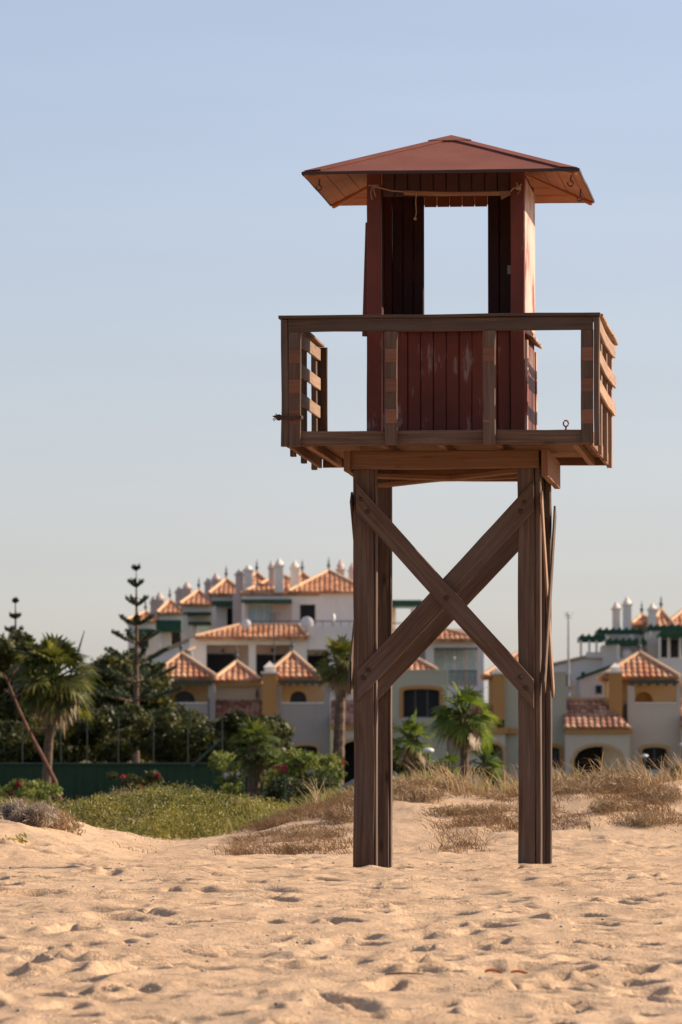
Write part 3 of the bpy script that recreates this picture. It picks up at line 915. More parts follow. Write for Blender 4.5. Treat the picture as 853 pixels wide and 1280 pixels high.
def chimney(parent, px0, px1, py0, py1, Y, dep, m='white', cap='cone', cap_py=None):
    """plastered stack; cap top at cap_py"""
    a = P(px0, py1, Y); b = P(px1, py0, Y)
    o = MB().box(a.x, b.x, Y, Y + dep, a.z, b.z).build('chimney', M[m], parent)
    zt = P(px0, cap_py if cap_py else py0 - 10, Y).z
    cx, cy = (a.x + b.x) / 2, Y + dep / 2
    c = MB()
    w = (b.x - a.x) / 2 + .06; d = dep / 2 + .06
    c.box(cx - w, cx + w, cy - d, cy + d, b.z - .002, b.z + .08)
    h = zt - b.z
    if cap == 'pyr':
        w *= .72; d *= .72
        q = [(cx - w, cy - d), (cx + w, cy - d), (cx + w, cy + d), (cx - w, cy + d)]
        z0, z1 = b.z + .08, b.z + .08 + h * .35
        c.box(cx - w * .85, cx + w * .85, cy - d * .85, cy + d * .85, z0, z1)
        for k in range(4):
            u, v = q[k], q[(k + 1) % 4]
            c.face([(*u, z1), (*v, z1), (cx, cy, zt)])
        c.face([(*p, z1 - .001) for p in q[::-1]])
    else:
        w *= .78
        c.tube([(cx, cy, b.z + .08), (cx, cy, b.z + h * .35), (cx, cy, b.z + h * .36), (cx, cy, b.z + h * .62), (cx, cy, b.z + h * .64), (cx, cy, b.z + h * .9), (cx, cy, zt)],
               [w * .8, w * .8, w, w * .75, w * .5, w * .38, .02], 8)
    c.build('chimney_cap', M['white' if m != 'pink' else 'pink'], o)
    return o


def beam_row(parent, px0, px1, py0, py1, Y, dep, m='teal_beam', rafters=True, name='pergola_beam'):
    a = P(px0, py1, Y); b = P(px1, py0, Y)
    mb = MB()
    zc = a.z + (b.z - a.z) * .45
    mb.box(a.x, b.x, Y, Y + .14, zc, b.z)
    mb.box(a.x, b.x, Y + dep - .14, Y + dep, zc, b.z)
    if rafters:
        n = max(2, round((b.x - a.x) / .32))
        for k in range(n):
            x = a.x + (b.x - a.x) * (k + .5) / n
            mb.box(x - .05, x + .05, Y - .18, Y + dep + .1, a.z, zc - .003)
    return mb.build(name, M[m], parent)


# ------------------------------------------------------------------ front row: turret houses
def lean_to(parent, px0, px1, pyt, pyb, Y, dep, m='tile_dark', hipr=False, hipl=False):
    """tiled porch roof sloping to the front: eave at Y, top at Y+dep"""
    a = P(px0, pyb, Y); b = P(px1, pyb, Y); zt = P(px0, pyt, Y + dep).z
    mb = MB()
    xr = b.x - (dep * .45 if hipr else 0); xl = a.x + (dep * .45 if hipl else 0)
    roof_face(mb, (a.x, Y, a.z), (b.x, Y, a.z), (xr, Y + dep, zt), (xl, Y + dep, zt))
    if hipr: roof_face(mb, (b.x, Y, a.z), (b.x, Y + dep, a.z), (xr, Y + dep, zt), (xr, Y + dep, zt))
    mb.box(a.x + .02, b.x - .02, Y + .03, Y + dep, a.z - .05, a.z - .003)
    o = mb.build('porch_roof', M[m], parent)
    return o


def turret_house(W0, Y, roof, apex, label, beam, opening, niche, pane, window_r=None, wall_m='grey_wall', chim=None, base=1000, wr=66):
    p = P(W0 + wr / 2, base, Y)
    H = empty('terrace_house', (0, 0, 0))
    tag(H, label, 'house', 'terraced holiday houses in the front row')
    W1 = W0 + wr
    dep = 5.0
    # main wall with window and the body behind
    holes = [window_r] if window_r else []
    mb = MB().wall(W0, 879.5, W1, base, Y, .3, holes, [.12] * len(holes))
    a = P(W0, base, Y); b = P(W1, 879.5, Y)
    mb.box(a.x + .002, b.x - .002, Y + .6, Y + dep, a.z, b.z - .25)
    mb.box(a.x + .001, a.x + .28, Y + .302, Y + dep - .01, a.z, b.z - .002)
    mb.box(b.x - .28, b.x - .001, Y + .302, Y + dep - .01, a.z, b.z - .002)
    mb.build('wall', M[wall_m], H)
    # capping of the balcony parapet
    MB().box(P(opening[0], 0, Y).x, P(opening[2], 0, Y).x, Y - .03, Y + .33, b.z, b.z + .05).build('parapet_cap', M['white'], H)
    if window_r:
        window(H, window_r, Y, 'blind', 'ochre', .12, rec=.2)
    # piers
    zt = P(0, 857, Y).z
    MB().box(a.x, P(opening[0], 0, Y).x, Y, Y + .32, b.z, zt).build('pier', M[wall_m], H)
    MB().box(P(opening[2], 0, Y).x, b.x, Y, Y + .32, b.z, zt).build('pier', M[wall_m], H)
    # back wall of the balcony with its arched niche
    yb = Y + 2.2
    sc = yb / Y
    def q(x, y_): # pixel of the front plane seen at the deeper plane is the same pixel
        return x, y_
    bw = MB().wall(roof[0] + 6, 843, W1 - 2, 884, yb, .25, [niche], [(P(niche[2], 0, yb).x - P(niche[0], 0, yb).x) * .42])
    bw.build('balcony_wall', M['yellow'], H)
    n0 = P(niche[0], niche[3], yb); n1 = P(niche[2], niche[1], yb)
    MB().box(n0.x - .05, n1.x + .05, yb + .28, yb + .34, n0.z - .05, n1.z + .05).build('niche_pane' if pane == 'glass' else 'niche_back', M[pane], H)
    # cornice and roof
    x0 = P(roof[0], 0, Y).x; x1 = P(roof[1], 0, Y).x
    ze = P(0, 846.5, Y).z; zc = P(0, 850.5, Y).z
    cyy = Y + .45
    MB().box(x0 + .12, x1 - .12, cyy, Y + 3.4, zc, ze - .07).build('cornice', M['mustard'], H)
    ym = (cyy - .15 + Y + 3.55) / 2
    hip_roof('roof', H, x0, x1, cyy - .15, Y + 3.55, ze, P(0, apex[1], ym).z, xa=P(apex[0], 0, ym).x)
    # columns holding the back of the roof
    MB().box(P(roof[0] + 6, 0, yb).x, P(roof[0] + 6, 0, yb).x + .25, Y + .45, yb, P(0, 884, yb).z, zc - .002).build('side_wall', M['yellow'], H)
    if beam:
        beam_row(H, beam[0], beam[1], 850.8, 857, Y + .02, .38)
    if chim:
        chimney(H, chim[0], chim[1], chim[2], chim[3], Y - .25, .75, 'mustard', 'pyr', chim[4])
    return H


H1 = turret_house(785, 225, (750, 847), (797, 817.5), 'pale turret house with mustard chimney, red hipped roof and arched porch at the far right', (785, 849),
                  (791, 0, 843), (794, 865, 816, 880), 'mustard', (803, 934, 834, 962), chim=(762, 778, 841, 899, 828))
# its porch
def porch(H, px0, px1, Y, roof, opening, rise, wall_m='grey_wall', base=1000, trim_py=(911, 917), hipr=False, fr='ochre', hipl=False):
    mb = MB().wall(px0, trim_py[1], px1, base, Y, .3, [opening], [rise])
    a = P(px0, base, Y); b = P(px1, trim_py[1], Y)
    mb.box(a.x + .002, a.x + .25, Y + .3, Y + 2.2, a.z, b.z - .002)
    mb.build('porch_wall', M[wall_m], H)
    o0 = P(opening[0], opening[3], Y); o1 = P(opening[2], opening[1], Y)
    # inner wall of the porch, lighter, with a dark door beside it
    xm = o0.x + (o1.x - o0.x) * .62
    MB().box(xm, o1.x + .4, Y + 1.1, Y + 1.2, a.z, b.z - .01).build('inner_wall', M['cream'], H)
    MB().box(o0.x - .4, xm - .003, Y + 1.3, Y + 1.36, a.z, b.z - .01).build('door', M['blind'], H)
    arch_frame(MB(), *opening, Y, rise, bw=.13).build('arch_surround', M[fr], H)
    MB().box(P(px0 - 2, 0, Y).x, P(px1 + 2, 0, Y).x, Y - .12, Y + .35, b.z, P(0, trim_py[0], Y).z).build('porch_trim', M['mustard'], H)
    return lean_to(H, roof[0], roof[1], roof[2], roof[3], Y - .2, 2.4, hipr=hipr, hipl=hipl)

porch(H1, 707, 786, 223.6, (705, 788, 876, 910), (718, 933, 778, 1000), .55, hipr=True)
MB().pbox(705, 872, 762, 877.5, 225.9, .35).build('ridge_trim', M['ridge'], H1)
# back body behind the porch roof
mb = MB(); mb.pbox(709, 879, 784, 1000, 226.4, 3); mb.build('rear_wall', M['grey_wall'], H1)
rl = MB()
for k in range(11):
    x = P(761 + k * 1.7, 0, 224).x
    rl.box(x - .012, x + .012, 224.0, 224.03, P(0, 985, 224).z, P(0, 964, 224).z)
rl.box(P(760, 0, 224).x, P(779, 0, 224).x, 223.99, 224.04, P(0, 964, 224).z, P(0, 963, 224).z)
rl.build('porch_railing', M['metal'], H1)

H4 = turret_house(347, 225, (331, 400), (366, 817), 'grey turret house with mustard chimney and arched balcony window behind the bougainvillea', (349, 405),
                  (353, 0, 405), (363, 864, 383.5, 880), 'glass', (367, 932, 397, 956), wall_m='grey_dark', chim=(328, 346.5, 842, 895, 826))
H6 = turret_house(203, 225.5, (190, 271), (228, 818.5), 'turret house half hidden by the dark tree, with arched window and no chimney', (210, 268),
                  (212, 0, 262), (217, 864, 244, 881), 'glass', (215, 934, 240, 956), wall_m='grey_dark')
# pipe on its corner
MB().tube([P(261, 872, 225.3), P(261, 905, 225.3)], .04, 6).build('drain_pipe', M['metal'], H6)

# small house between the two turrets
H5 = empty('terrace_house'); tag(H5, 'low cream house with small hipped roof squeezed between two turret houses', 'house', 'terraced holiday houses in the front row')
mb = MB().wall(268, 855, 328, 1000, 227.5, .3, [(286, 930, 306, 955)], [0]); mb.pbox(268.2, 856, 327.8, 1000, 228.2, 4); mb.build('wall', M['cream'], H5)
window(H5, (286, 930, 306, 955), 227.5, 'blind')
a = P(268, 857, 227.3); b = P(327, 853.5, 227.3)
MB().box(a.x, b.x, 227.2, 231, a.z, b.z).build('cornice', M['yellow'], H5)
ym = 229.5
hip_roof('roof', H5, P(267.5, 0, 227).x, P(327, 0, 227).x, 227.0, 232, b.z + .07, P(0, 829, ym).z, xa=P(297, 0, ym).x)
lean_to(H5, 268.5, 327.5, 876, 903, 225.3, 2.1)
MB().pbox(268, 903, 328, 907, 225.35, .3).build('porch_trim', M['mustard'], H5)
MB().pbox(268.2, 907, 327.8, 1000, 225.4, .25).build('porch_wall', M['grey_wall'], H5)
mb = MB(); c0 = P(321.5, 868, 227.4); mb.tube([c0 + Vector((0, -.02, -.2)), c0 + Vector((0, -.05, .0)), c0 + Vector((0, -.05, .22))], [.03, .07, .03], 6); mb.build('wall_lamp', M['metal'], H5)

# wall houses behind the tower legs
def wall_house(px0, px1, pyt, Y, label, win, roof, apex, wall_m='sage_wall', chim=None):
    H = empty('terrace_house'); tag(H, label, 'house', 'terraced holiday houses in the front row')
    holes = [win] if win else []
    mb = MB().wall(px0, pyt, px1, 1000, Y, .3, holes, [.1] * len(holes))
    a = P(px0, 1000, Y); b = P(px1, pyt, Y)
    mb.box(a.x + .002, b.x - .002, Y + .6, Y + 5, a.z, b.z - .4)
    mb.box(a.x + .001, a.x + .28, Y + .302, Y + 5, a.z, b.z - .002)
    mb.box(b.x - .28, b.x - .001, Y + .302, Y + 5, a.z, b.z - .002)
    mb.build('wall', M[wall_m], H)
    MB().box(a.x - .03, b.x + .03, Y - .03, Y + .33, b.z, b.z + .05).build('wall_cap', M['grey_wall'], H)
    if win: window(H, win, Y, 'blind', 'mustard', .1, rec=.2, rails=2)
    ym = Y + 2.6
    x0 = P(roof[0], 0, Y + .8).x; x1 = P(roof[1], 0, Y + .8).x
    hip_roof('roof', H, x0, x1, Y + .8, Y + 4.4, P(0, roof[2], Y + .8).z, P(0, apex[1], ym).z, xa=P(apex[0], 0, ym).x, finial=False)
    if chim:
        chimney(H, chim[0], chim[1], chim[2], chim[3], Y - .25, .75, 'mustard', 'pyr', chim[4])
    return H

H3 = wall_house(487, 559, 838.5, 224.5, 'sage grey house with a wide black window, right of the left tower legs', (504, 861, 550, 897), (480, 546, 839), (510, 820))
porch(H3, 416, 487, 224.2, (414, 488, 876, 905), (429, 926, 463, 1000), .3, trim_py=(906, 912))
mb = MB(); mb.pbox(417, 879, 486, 1000, 226.8, 3); mb.build('rear_wall', M['grey_wall'], H3)
H2 = wall_house(631, 708, 841, 224.5, 'sage grey house with mustard chimney behind the right tower legs', (684, 934, 700, 960), (603, 690, 845), (648, 817), chim=(617, 631, 842.5, 900, 829))
MB().pbox(611, 843, 632, 900, 226.2, .4).build('side_wall', M['yellow'], H2)
porch(H2, 586, 632, 224.2, (560, 622, 880, 908), (606, 930, 633 - 4, 1000), .35, trim_py=(909.5, 917), hipl=True)
mb = MB(); mb.pbox(561, 905, 586, 1000, 224.9, .3); mb.pbox(561, 884, 631, 1000, 226.8, 3); mb.build('rear_wall', M['grey_wall'], H2)
MB().pbox(632, 909.5, 647, 917, 224.2, .3).build('ledge', M['mustard'], H2)

# house running out of the frame on the right
H0 = empty('terrace_house'); tag(H0, 'house cut off by the right edge of the photo, only its tiled porch showing', 'house', 'terraced holiday houses in the front row')
MB().wall(851.6, 910, 930, 1000, 224.5, .3, [(866, 934, 900, 1000)], [.4]).build('wall', M['grey_wall'], H0)
lean_to(H0, 851.8, 925, 874, 906, 224.2, 2.4)
MB().pbox(851.8, 906, 926, 910, 224.3, .3).build('porch_trim', M['mustard'], H0)
mb = MB(); mb.pbox(852.5, 850, 926, 1000, 227.0, 3); mb.build('rear_wall', M['cream'], H0)
MB().pbox(868, 936, 899, 1000, 225.6, .1).build('door', M['blind'], H0)

# ------------------------------------------------------------------ back row: the large white block
YB = 275.0
G = empty('apartment_building'); tag(G, 'large white stepped apartment building with tiled hipped roofs and tall chimneys behind the front houses', 'building')
# lower floors: facade with three recessed balconies left of the tower leg
rec = [(258, 806, 311, 850), (320, 806, 363, 850), (383, 812, 411, 850), (420, 812, 470, 850)]
mb = MB().wall(237, 797.5, 384, 905, YB, .3, [r for r in rec[:2]], [0, 0])
mb.build('wall', M['white'], G)
mb = MB().wall(384.2, 783, 488, 905, YB, .3, rec[2:], [0, 0]); mb.build('wall', M['white'], G)
mb = MB().pbox(237.2, 799, 384, 905, YB + 1.8, 8); mb.build('recess_wall', M['pink'], G)
mb = MB().pbox(384.2, 786, 604, 905, YB + 1.8, 8); mb.build('recess_wall', M['white'], G)
a = P(384, 783, YB); MB().box(P(384, 0, YB).x, P(486, 0, YB).x, YB + .31, YB + 3.2, a.z - .25, a.z - .12).build('terrace_floor', M['pink'], G)
for r in ((258.5, 817, 298, 846), (320.5, 818, 361, 846), (383.5, 819, 410, 846), (424, 819, 460, 846)):
    a = P(r[0], r[3], YB + 1.7); b = P(r[2], r[1], YB + 1.7)
    o = MB().box(a.x, b.x, YB + 1.66, YB + 1.79, a.z, b.z).build('window', M['metal'], G)
    MB().box(a.x + .05, b.x - .05, YB + 1.63, YB + 1.655, a.z + .05, b.z - .05).build('pane', M['blind'], o)
for x, y in ((278.5, 813.5), (341, 813.5), (384, 722)):
    pass
for x in (278.5, 340.5):
    c0 = P(x, 813, YB + 1.6); MB().tube([c0 + Vector((0, 0, .12)), c0, c0 - Vector((0, 0, .1))], [.02, .08, .05], 8).build('lantern', M['metal'], G)
# tiled band above the balconies
def band(px0, px1, pxa, pxb, pyt, pyb, Y, dep, hip='L'):
    a = P(px0, pyb, Y); b = P(px1, pyb, Y); zt = P(0, pyt, Y + dep).z
    xa = P(pxa, 0, Y + dep).x; xb = P(pxb, 0, Y + dep).x
    mb = MB()
    roof_face(mb, (a.x, Y, a.z), (b.x, Y, a.z), (xb, Y + dep, zt), (xa, Y + dep, zt))
    if hip == 'L': roof_face(mb, (a.x, Y + 2 * dep, a.z), (a.x, Y, a.z), (xa, Y + dep, zt), (xa, Y + dep, zt))
    roof_face(mb, (b.x, Y, a.z), (b.x, Y + 2 * dep, a.z), (xb, Y + dep, zt), (xb, Y + dep, zt))
    mb.box(a.x + .05, b.x - .05, Y + .05, Y + dep, a.z - .12, a.z - .004)
    o = mb.build('tiled_band', M['tile'], G)
    rd = MB().tube([(a.x, Y, a.z + .06), (xa, Y + dep, zt + .06)], .09, 6).tube([(b.x, Y, a.z + .06), (xb, Y + dep, zt + .06)], .09, 6).tube([(xa, Y + dep, zt + .06), (xb, Y + dep, zt + .06)], .09, 6)
    rd.build('ridge_tiles', M['ridge'], o)
    return o
band(244, 385.5, 300, 374, 782.5, 796.5, YB - .45, 2.0)
# set back top floor
YT = YB + 3.5
mb = MB().wall(302, 741, 447, 800, YT, .3, [(310, 755, 341, 781), (350, 769, 363.5, 781), (375, 755.5, 394.5, 781)], [0, 0, 0])
mb.pbox(302.2, 742, 470, 800, YT + 1.0, 7)
mb.wall(447.1, 741, 488, 800, YT, .3, [(452, 756, 476, 781)], [0])
mb.build('top_floor_wall', M['white'], G)
window(G, (310, 755, 341, 781), YT, 'pale_glass', rec=.1, rails=2)
window(G, (350, 769, 363.5, 781), YT, 'blind')
window(G, (375, 755.5, 394.5, 781), YT, 'blind', rails=0, name='door')
window(G, (452, 756, 476, 781), YT, 'blind')
MB().pbox(341.5, 753.5, 365, 781, YT - .03, .02).build('wall_panel', M['pink'], G)
MB().pbox(302, 749, 365, 753, YT - 1.4, 1.39).build('awning', M['green_trim'], G)
MB().pbox(303, 753.2, 305.5, 783, YT - 1.3, .15).build('awning_post', M['white'], G)
rl = MB(); rl.tube([P(316, 776.5, YB + .5), P(470, 776.5, YB + .5)], .03, 6)
for x in range(316, 470, 11): rl.tube([P(x, 776.5, YB + .5), P(x, 784, YB + .5)], .018, 5)
rl.build('terrace_railing', M['metal'], G)
ym = YT + 4
hip_roof('roof', G, P(361, 0, YT - .3).x, P(461, 0, YT - .3).x, YT - .3, YT + 8.3, P(0, 740, YT - .3).z, P(0, 714.5, ym).z)
hip_roof('roof', G, P(301, 0, YT - .1).x, P(400, 0, YT - .1).x, YT - .1, YT + 8.4, P(0, 740.5, YT).z - .1, P(0, 719, ym).z, finial=False)
for xa in (321, 378):
    o = hip_roof('roof', G, P(xa - 24, 0, YT + 9).x, P(xa + 24, 0, YT + 9).x, YT + 9, YT + 14, P(0, 736, YT + 9).z, P(0, 717, YT + 11.5).z)
for (x0, x1, y0, y1, cp, yy) in ((343.5, 354.5, 708, 741, 698, YT - .1), (336, 343.2, 711, 738, 701, YT + 1.6), (363, 374, 711, 741, 701, YT + .6), (421, 430.5, 713, 733, 699, YT + 9.2), (436, 446, 714, 740, 703, YT + 9.4),
                                 (305, 316, 714, 741, 706, YT + 2.2), (294.5, 304.5, 719, 741, 711, YT + 2.4)):
    chimney(G, x0, x1, y0, y1, yy, .45, 'pink' if x0 in (336, 294.5, 421, 436) else 'white', cap_py=cp)
MB().pbox(291, 741, 302, 800, YT + 2, 4).build('wall', M['pink'], G)
# satellite dishes on the terrace
for (x, y, r_) in ((308, 780, .24), (384, 779, .34), (417, 772, .22)):
    c0 = P(x, y, YB + .1)
    o = empty('satellite_dish', c0)
    tag(o, {308: 'small round white satellite dish at the left end of the upper terrace', 384: 'large round white satellite dish in front of the dark terrace door', 417: 'narrow white satellite dish turned sideways on the upper terrace wall'}[x], 'satellite dish', 'satellite dishes on the white building')
    mb = MB()
    n = 16
    for k in range(n):
        for rr in range(4):
            f = lambda a_, q_: Vector((r_ * q_ * math.cos(a_) * (.45 if x == 417 else 1), .10 * (q_ * q_) - .1, r_ * q_ * math.sin(a_)))
            a0, a1 = 2 * math.pi * k / n, 2 * math.pi * (k + 1) / n
            q0, q1 = rr / 4, (rr + 1) / 4
            pts = [f(a0, q1), f(a1, q1), f(a1, q0)] + ([f(a0, q0)] if rr else [])
            mb.face(pts)
    mb.build('reflector', M['dish'], o)
    MB().tube([(0, -.08, 0), (0, .05, -.1), (0, .12, -.45)], .025, 6).build('bracket', M['metal'], o)

# right part of the same block
mb = MB().wall(488.2, 798, 605, 905, YB, .3, [(523, 810, 532, 858), (543, 810, 597, 858)], [0, 0])
mb.build('wall', M['white'], G)
MB().pbox(543, 808, 597, 858.5, YB + 1.5, .2).build('recess_wall', M['grey_wall'], G)
window(G, (544, 811, 581, 857), YB + 1.2, 'pale_glass', rec=.1, rails=2)
window(G, (583, 812, 596, 857), YB + 1.2, 'pale_glass', rec=.1, rails=0)
MB().pbox(523, 810, 532, 858, YB + .6, .1).build('pane', M['pale_glass'], G)
MB().pbox(543, 809.6, 597, 812, YB - .05, .2).build('blind_box', M['metal'], G)
rl = MB(); rl.tube([P(561, 838.5, YB + .1), P(597, 838.5, YB + .1)], .035, 6)
for k in range(19): rl.tube([P(561.5 + k * 1.9, 838.5, YB + .1), P(561.5 + k * 1.9, 857.5, YB + .1)], .02, 5)
rl.build('balcony_railing', M['metal'], G)
c0 = P(568, 823, YB + 1.15); MB().sphere(c0, .1, 8, 6).build('hanging_lamp', M['dish'], G)
band(486, 599, 500, 552, 787, 799, YB - .45, 2.0)
# roof terrace shelter
MB().pbox(486, 750, 528, 758, YB + 2, 2.5).build('awning', M['green_trim'], G)
MB().pbox(513.5, 758.2, 517.5, 788, YB + 2.1, .2).build('awning_post', M['white'], G)
MB().pbox(486, 758.2, 495, 788, YB + 4, .5).build('awning_post', M['cream'], G)
rl = MB(); rl.tube([P(486, 779, YB + 1.9), P(517, 779, YB + 1.9)], .03, 5); rl.build('terrace_railing', M['metal'], G)
# tall mast in front of the building
o = empty('antenna_mast', P(343, 850, YB - 3)); tag(o, 'thin dark antenna mast in front of the white balcony columns', 'antenna')
b0 = P(343, 850, YB - 3)
MB().tube([(0, 0, -1.5), (0, 0, P(0, 765, YB - 3).z - b0.z)], .03, 6).build('mast', M['metal'], o)
mb = MB()
for k in range(5):
    z = P(0, 766 + k * 2.2, YB - 3).z - b0.z
    mb.tube([(-.35 + .04 * k, 0, z), (.35 - .04 * k, 0, z)], .012, 5)
mb.build('crossbars', M['metal'], o)

# ------------------------------------------------------------------ stepped houses receding on the left
def step_house(label, Y, wall, roof, apex, chims, awn, openings, Yd=7, base=905):
    H = empty('stepped_house'); tag(H, label, 'house', 'stepped terrace houses climbing behind the araucaria')
    holes = [r for r in openings]
    MB().wall(wall[0], wall[1], wall[2], base, Y, .3, holes, [0] * len(holes)).pbox(wall[0] + .2, wall[1] + 1, wall[2] - .2, base, Y + 1.5, Yd - 2).build('wall', M['white'], H)
    hip_roof('roof', H, P(roof[0], 0, Y).x, P(roof[1], 0, Y).x, Y - .3, Y + Yd, P(0, roof[2], Y).z, P(0, apex[1], Y + Yd / 2).z, xa=P(apex[0], 0, Y + Yd / 2).x)
    for (x0, x1, y0, y1, cp, m) in chims:
        chimney(H, x0, x1, y0, y1, Y + (.8 if m == 'white' else 2.2), .5, m, cap_py=cp)
    for (x0, x1, y0, y1) in awn:
        MB().pbox(x0, y0, x1, y1, Y - 1.6, 1.55).build('awning', M['green_trim'], H)
        MB().pbox(x0 + 1.5, y1 + .2, x0 + 5, y1 + 22, Y - 1.5, .2).build('awning_post', M['white'], H)
    for r in openings:
        MB().pbox(r[0], r[1], r[2], r[3], Y + .9, .1).build('window', M['pale_glass'] if (r[0] % 2) else M['blind'], H)
    return H

step_house('stepped white house nearest the large block, with green awning over its balcony', 283, (265, 742, 304, 0), (262, 308, 743), (284, 725),
           [(265, 275, 726, 748, 716, 'pink'), (256, 264, 730, 748, 722, 'pink')], [(265, 291, 751, 757)], [(284, 760, 299, 782)])
step_house('second stepped white house with its awning above a lower awning', 292, (228, 755, 266, 0), (226, 270, 756), (250, 739),
           [(228, 239, 737, 757, 727, 'pink'), (219.5, 227.5, 741, 757, 733, 'pink')], [(229, 264, 765, 768), (236, 264, 777, 781)], [(247, 782, 262, 797)])
step_house('third stepped white house under a deep green awning, beside the araucaria', 301, (200, 766, 230, 0), (198, 234, 767), (214, 751),
           [(194, 204.5, 751, 772, 740, 'pink'), (188, 194, 754, 772, 745, 'pink')], [(195, 227, 775, 789)], [(214, 790, 226, 806)])
step_house('farthest stepped white house, mostly behind the araucaria branches', 310, (160, 776, 203, 0), (158, 205, 777), (184, 766), [], [(168, 190, 786, 792)], [(172, 796, 186, 810)])
# sloping garden parapets that climb towards them
for i, (x0, y0, x1, y1, h, Y, lb) in enumerate(((150, 838, 246, 796, 13, 279, 'upper sloping white garden wall below the stepped houses'), (140, 864, 240, 812, 12, 271, 'lower sloping white garden wall behind the left turret'))):
    a = P(x0, y0, Y + 6); b = P(x1, y1, Y)
    o = empty('garden_wall'); tag(o, lb, 'wall', 'sloping garden walls')
    mb = MB()
    for yy in (0,):
        A0, A1 = Vector((a.x, a.y, a.z)), Vector((b.x, b.y, b.z))
        dz = Vector((0, 0, -3.0)); dy = Vector((0, .3, 0))
        mb.face([A0 + dz, A1 + dz, A1, A0]); mb.face([A1 + dz + dy, A0 + dz + dy, A0 + dy, A1 + dy]); mb.face([A0, A1, A1 + dy, A0 + dy]); mb.face([A1 + dz, A1 + dz + dy, A1 + dy, A1]); mb.face([A0 + dz + dy, A0 + dz, A0, A0 + dy])
    mb.build('wall', M['white'], o)
    mb = MB().board((a.x, a.y + .15, a.z + .06), (b.x, b.y + .15, b.z + .06), .5, .1, (0, 1, 0), seg=4, warp=.001); mb.build('coping', M['ridge'], o)

# ------------------------------------------------------------------ right block
K = empty('apartment_building'); tag(K, 'white apartment building with green pergolas on stepped terraces at the right', 'building')
YK = 270.0
def kb(name, m, x0, y0, x1, y1, Y, dep): return MB().pbox(x0, y0, x1, y1, Y, dep).build(name, M[m], K)
# lower gable: sloping parapet
def slope_wall(x0, y0, x1, y1, yb, Y, th, m, cop='ridge'):
    a = P(x0, y0, Y); b = P(x1, y1, Y); zb = P(0, yb, Y).z
    mb = MB(); d = Vector((0, th, 0))
    A0, A1, B0, B1 = Vector((a.x, Y, zb)), Vector((b.x, Y, zb)), a, b
    mb.face([A0, A1, B1, B0]); mb.face([A1 + d, A0 + d, B0 + d, B1 + d]); mb.face([B0, B1, B1 + d, B0 + d]); mb.face([A1, A1 + d, B1 + d, B1]); mb.face([A0 + d, A0, B0, B0 + d])
    mb.build('wall', M[m], K)
    if cop: MB().board((a.x - .1, Y + th / 2, a.z + .07), (b.x, Y + th / 2, b.z + .07), th + .3, .1, (0, 1, 0), seg=4, warp=.001).build('coping', M[cop], K)
slope_wall(692, 832, 758, 816, 905, YK + .5, 4, 'white')
slope_wall(726, 849, 770, 832, 905, YK - 2.5, 2.5, 'pink', 'green_trim')
kb('wall', 'white', 754, 806, 775, 905, YK, 3)
kb('wall', 'white', 775, 806, 812, 905, YK + 1.5, 5)
kb('terrace_parapet', 'white', 771, 822, 812, 905, YK - .3, .3)
kb('wall', 'white', 762, 793, 806, 806, YK + 3.5, 4)
kb('wall', 'pink', 790, 779, 812, 806, YK + 5, 5)
kb('wall', 'white', 809, 789, 826, 905, YK + .8, 6)
kb('wall', 'white', 824, 796, 900, 905, YK - .2, 6)
kb('terrace_parapet', 'white', 822, 822, 900, 905, YK - 2, .3)
# dark openings behind the terrace
for r in ((824.5, 799, 834.5, 822), (838.5, 799, 848.5, 822), (853, 799, 870, 822)):
    o = kb('window', 'metal', r[0], r[1], r[2], r[3], YK - .26, .05); MB().pbox(r[0] + .8, r[1] + .8, r[2] - .8, r[3], YK - .29, .025).build('pane', M['blind'], o)
for x in (836, 851): kb('pillar', 'white', x - 1.2, 797, x + 1.2, 823, YK - 1.9, .2)
o = kb('window', 'metal', 745, 856.5, 752.5, 867, YK - 2.56, .05)
MB().pbox(745.8, 857.5, 751.7, 866, YK - 2.58, .018).build('pane', M['blind'], o)
for r in ((727, 840, 731, 850), (704, 843, 713, 858)):
    kb('window', 'blind', *r, YK + .44, .05)
# pergolas
def pergola(x0, x1, y0, y1, Y, dep, posts, pyb):
    a = P(x0, y1, Y); b = P(x1, y0, Y)
    mb = MB().box(a.x, b.x, Y, Y + .12, a.z, b.z).box(a.x, b.x, Y + dep - .12, Y + dep, a.z, b.z)
    n = max(3, int((b.x - a.x) / .3))
    for k in range(n):
        x = a.x + (b.x - a.x) * (k + .5) / n
        mb.box(x - .04, x + .04, Y - .15, Y + dep + .1, b.z + .002, b.z + .1)
    mb.box(a.x, a.x + .1, Y + .121, Y + dep - .121, a.z, b.z)
    mb.box(b.x - .1, b.x, Y + .121, Y + dep - .121, a.z, b.z)
    o = mb.build('pergola', M['green_trim'], K)
    for x in posts:
        MB().pbox(x - 1.4, y1 + .1, x + 1.4, pyb, Y + .02, .2).build('post', M['white'], o)
pergola(725, 757, 795, 800.5, YK + 1, 3, (726.5, 737, 746), 822)
pergola(747, 804, 787, 792.5, YK + 2.5, 3, (758, 790), 806)
pergola(759, 809, 800, 805.5, YK - 1.2, 2.4, (773, 800), 824)
pergola(810, 870, 782.5, 788.5, YK - .5, 3, (814,), 797)
pergola(824, 880, 791.5, 796, YK - 2.6, 2.2, (825,), 822)
for (x0, x1, y0, y1, cp, yy) in ((766, 775.5, 762, 788, 752, YK + 5), (779, 789.5, 757, 788, 746, YK + 4), (811, 821, 763, 786, 754, YK + 1.5)):
    chimney(K, x0, x1, y0, y1, yy, .45, 'white', cap_py=cp)
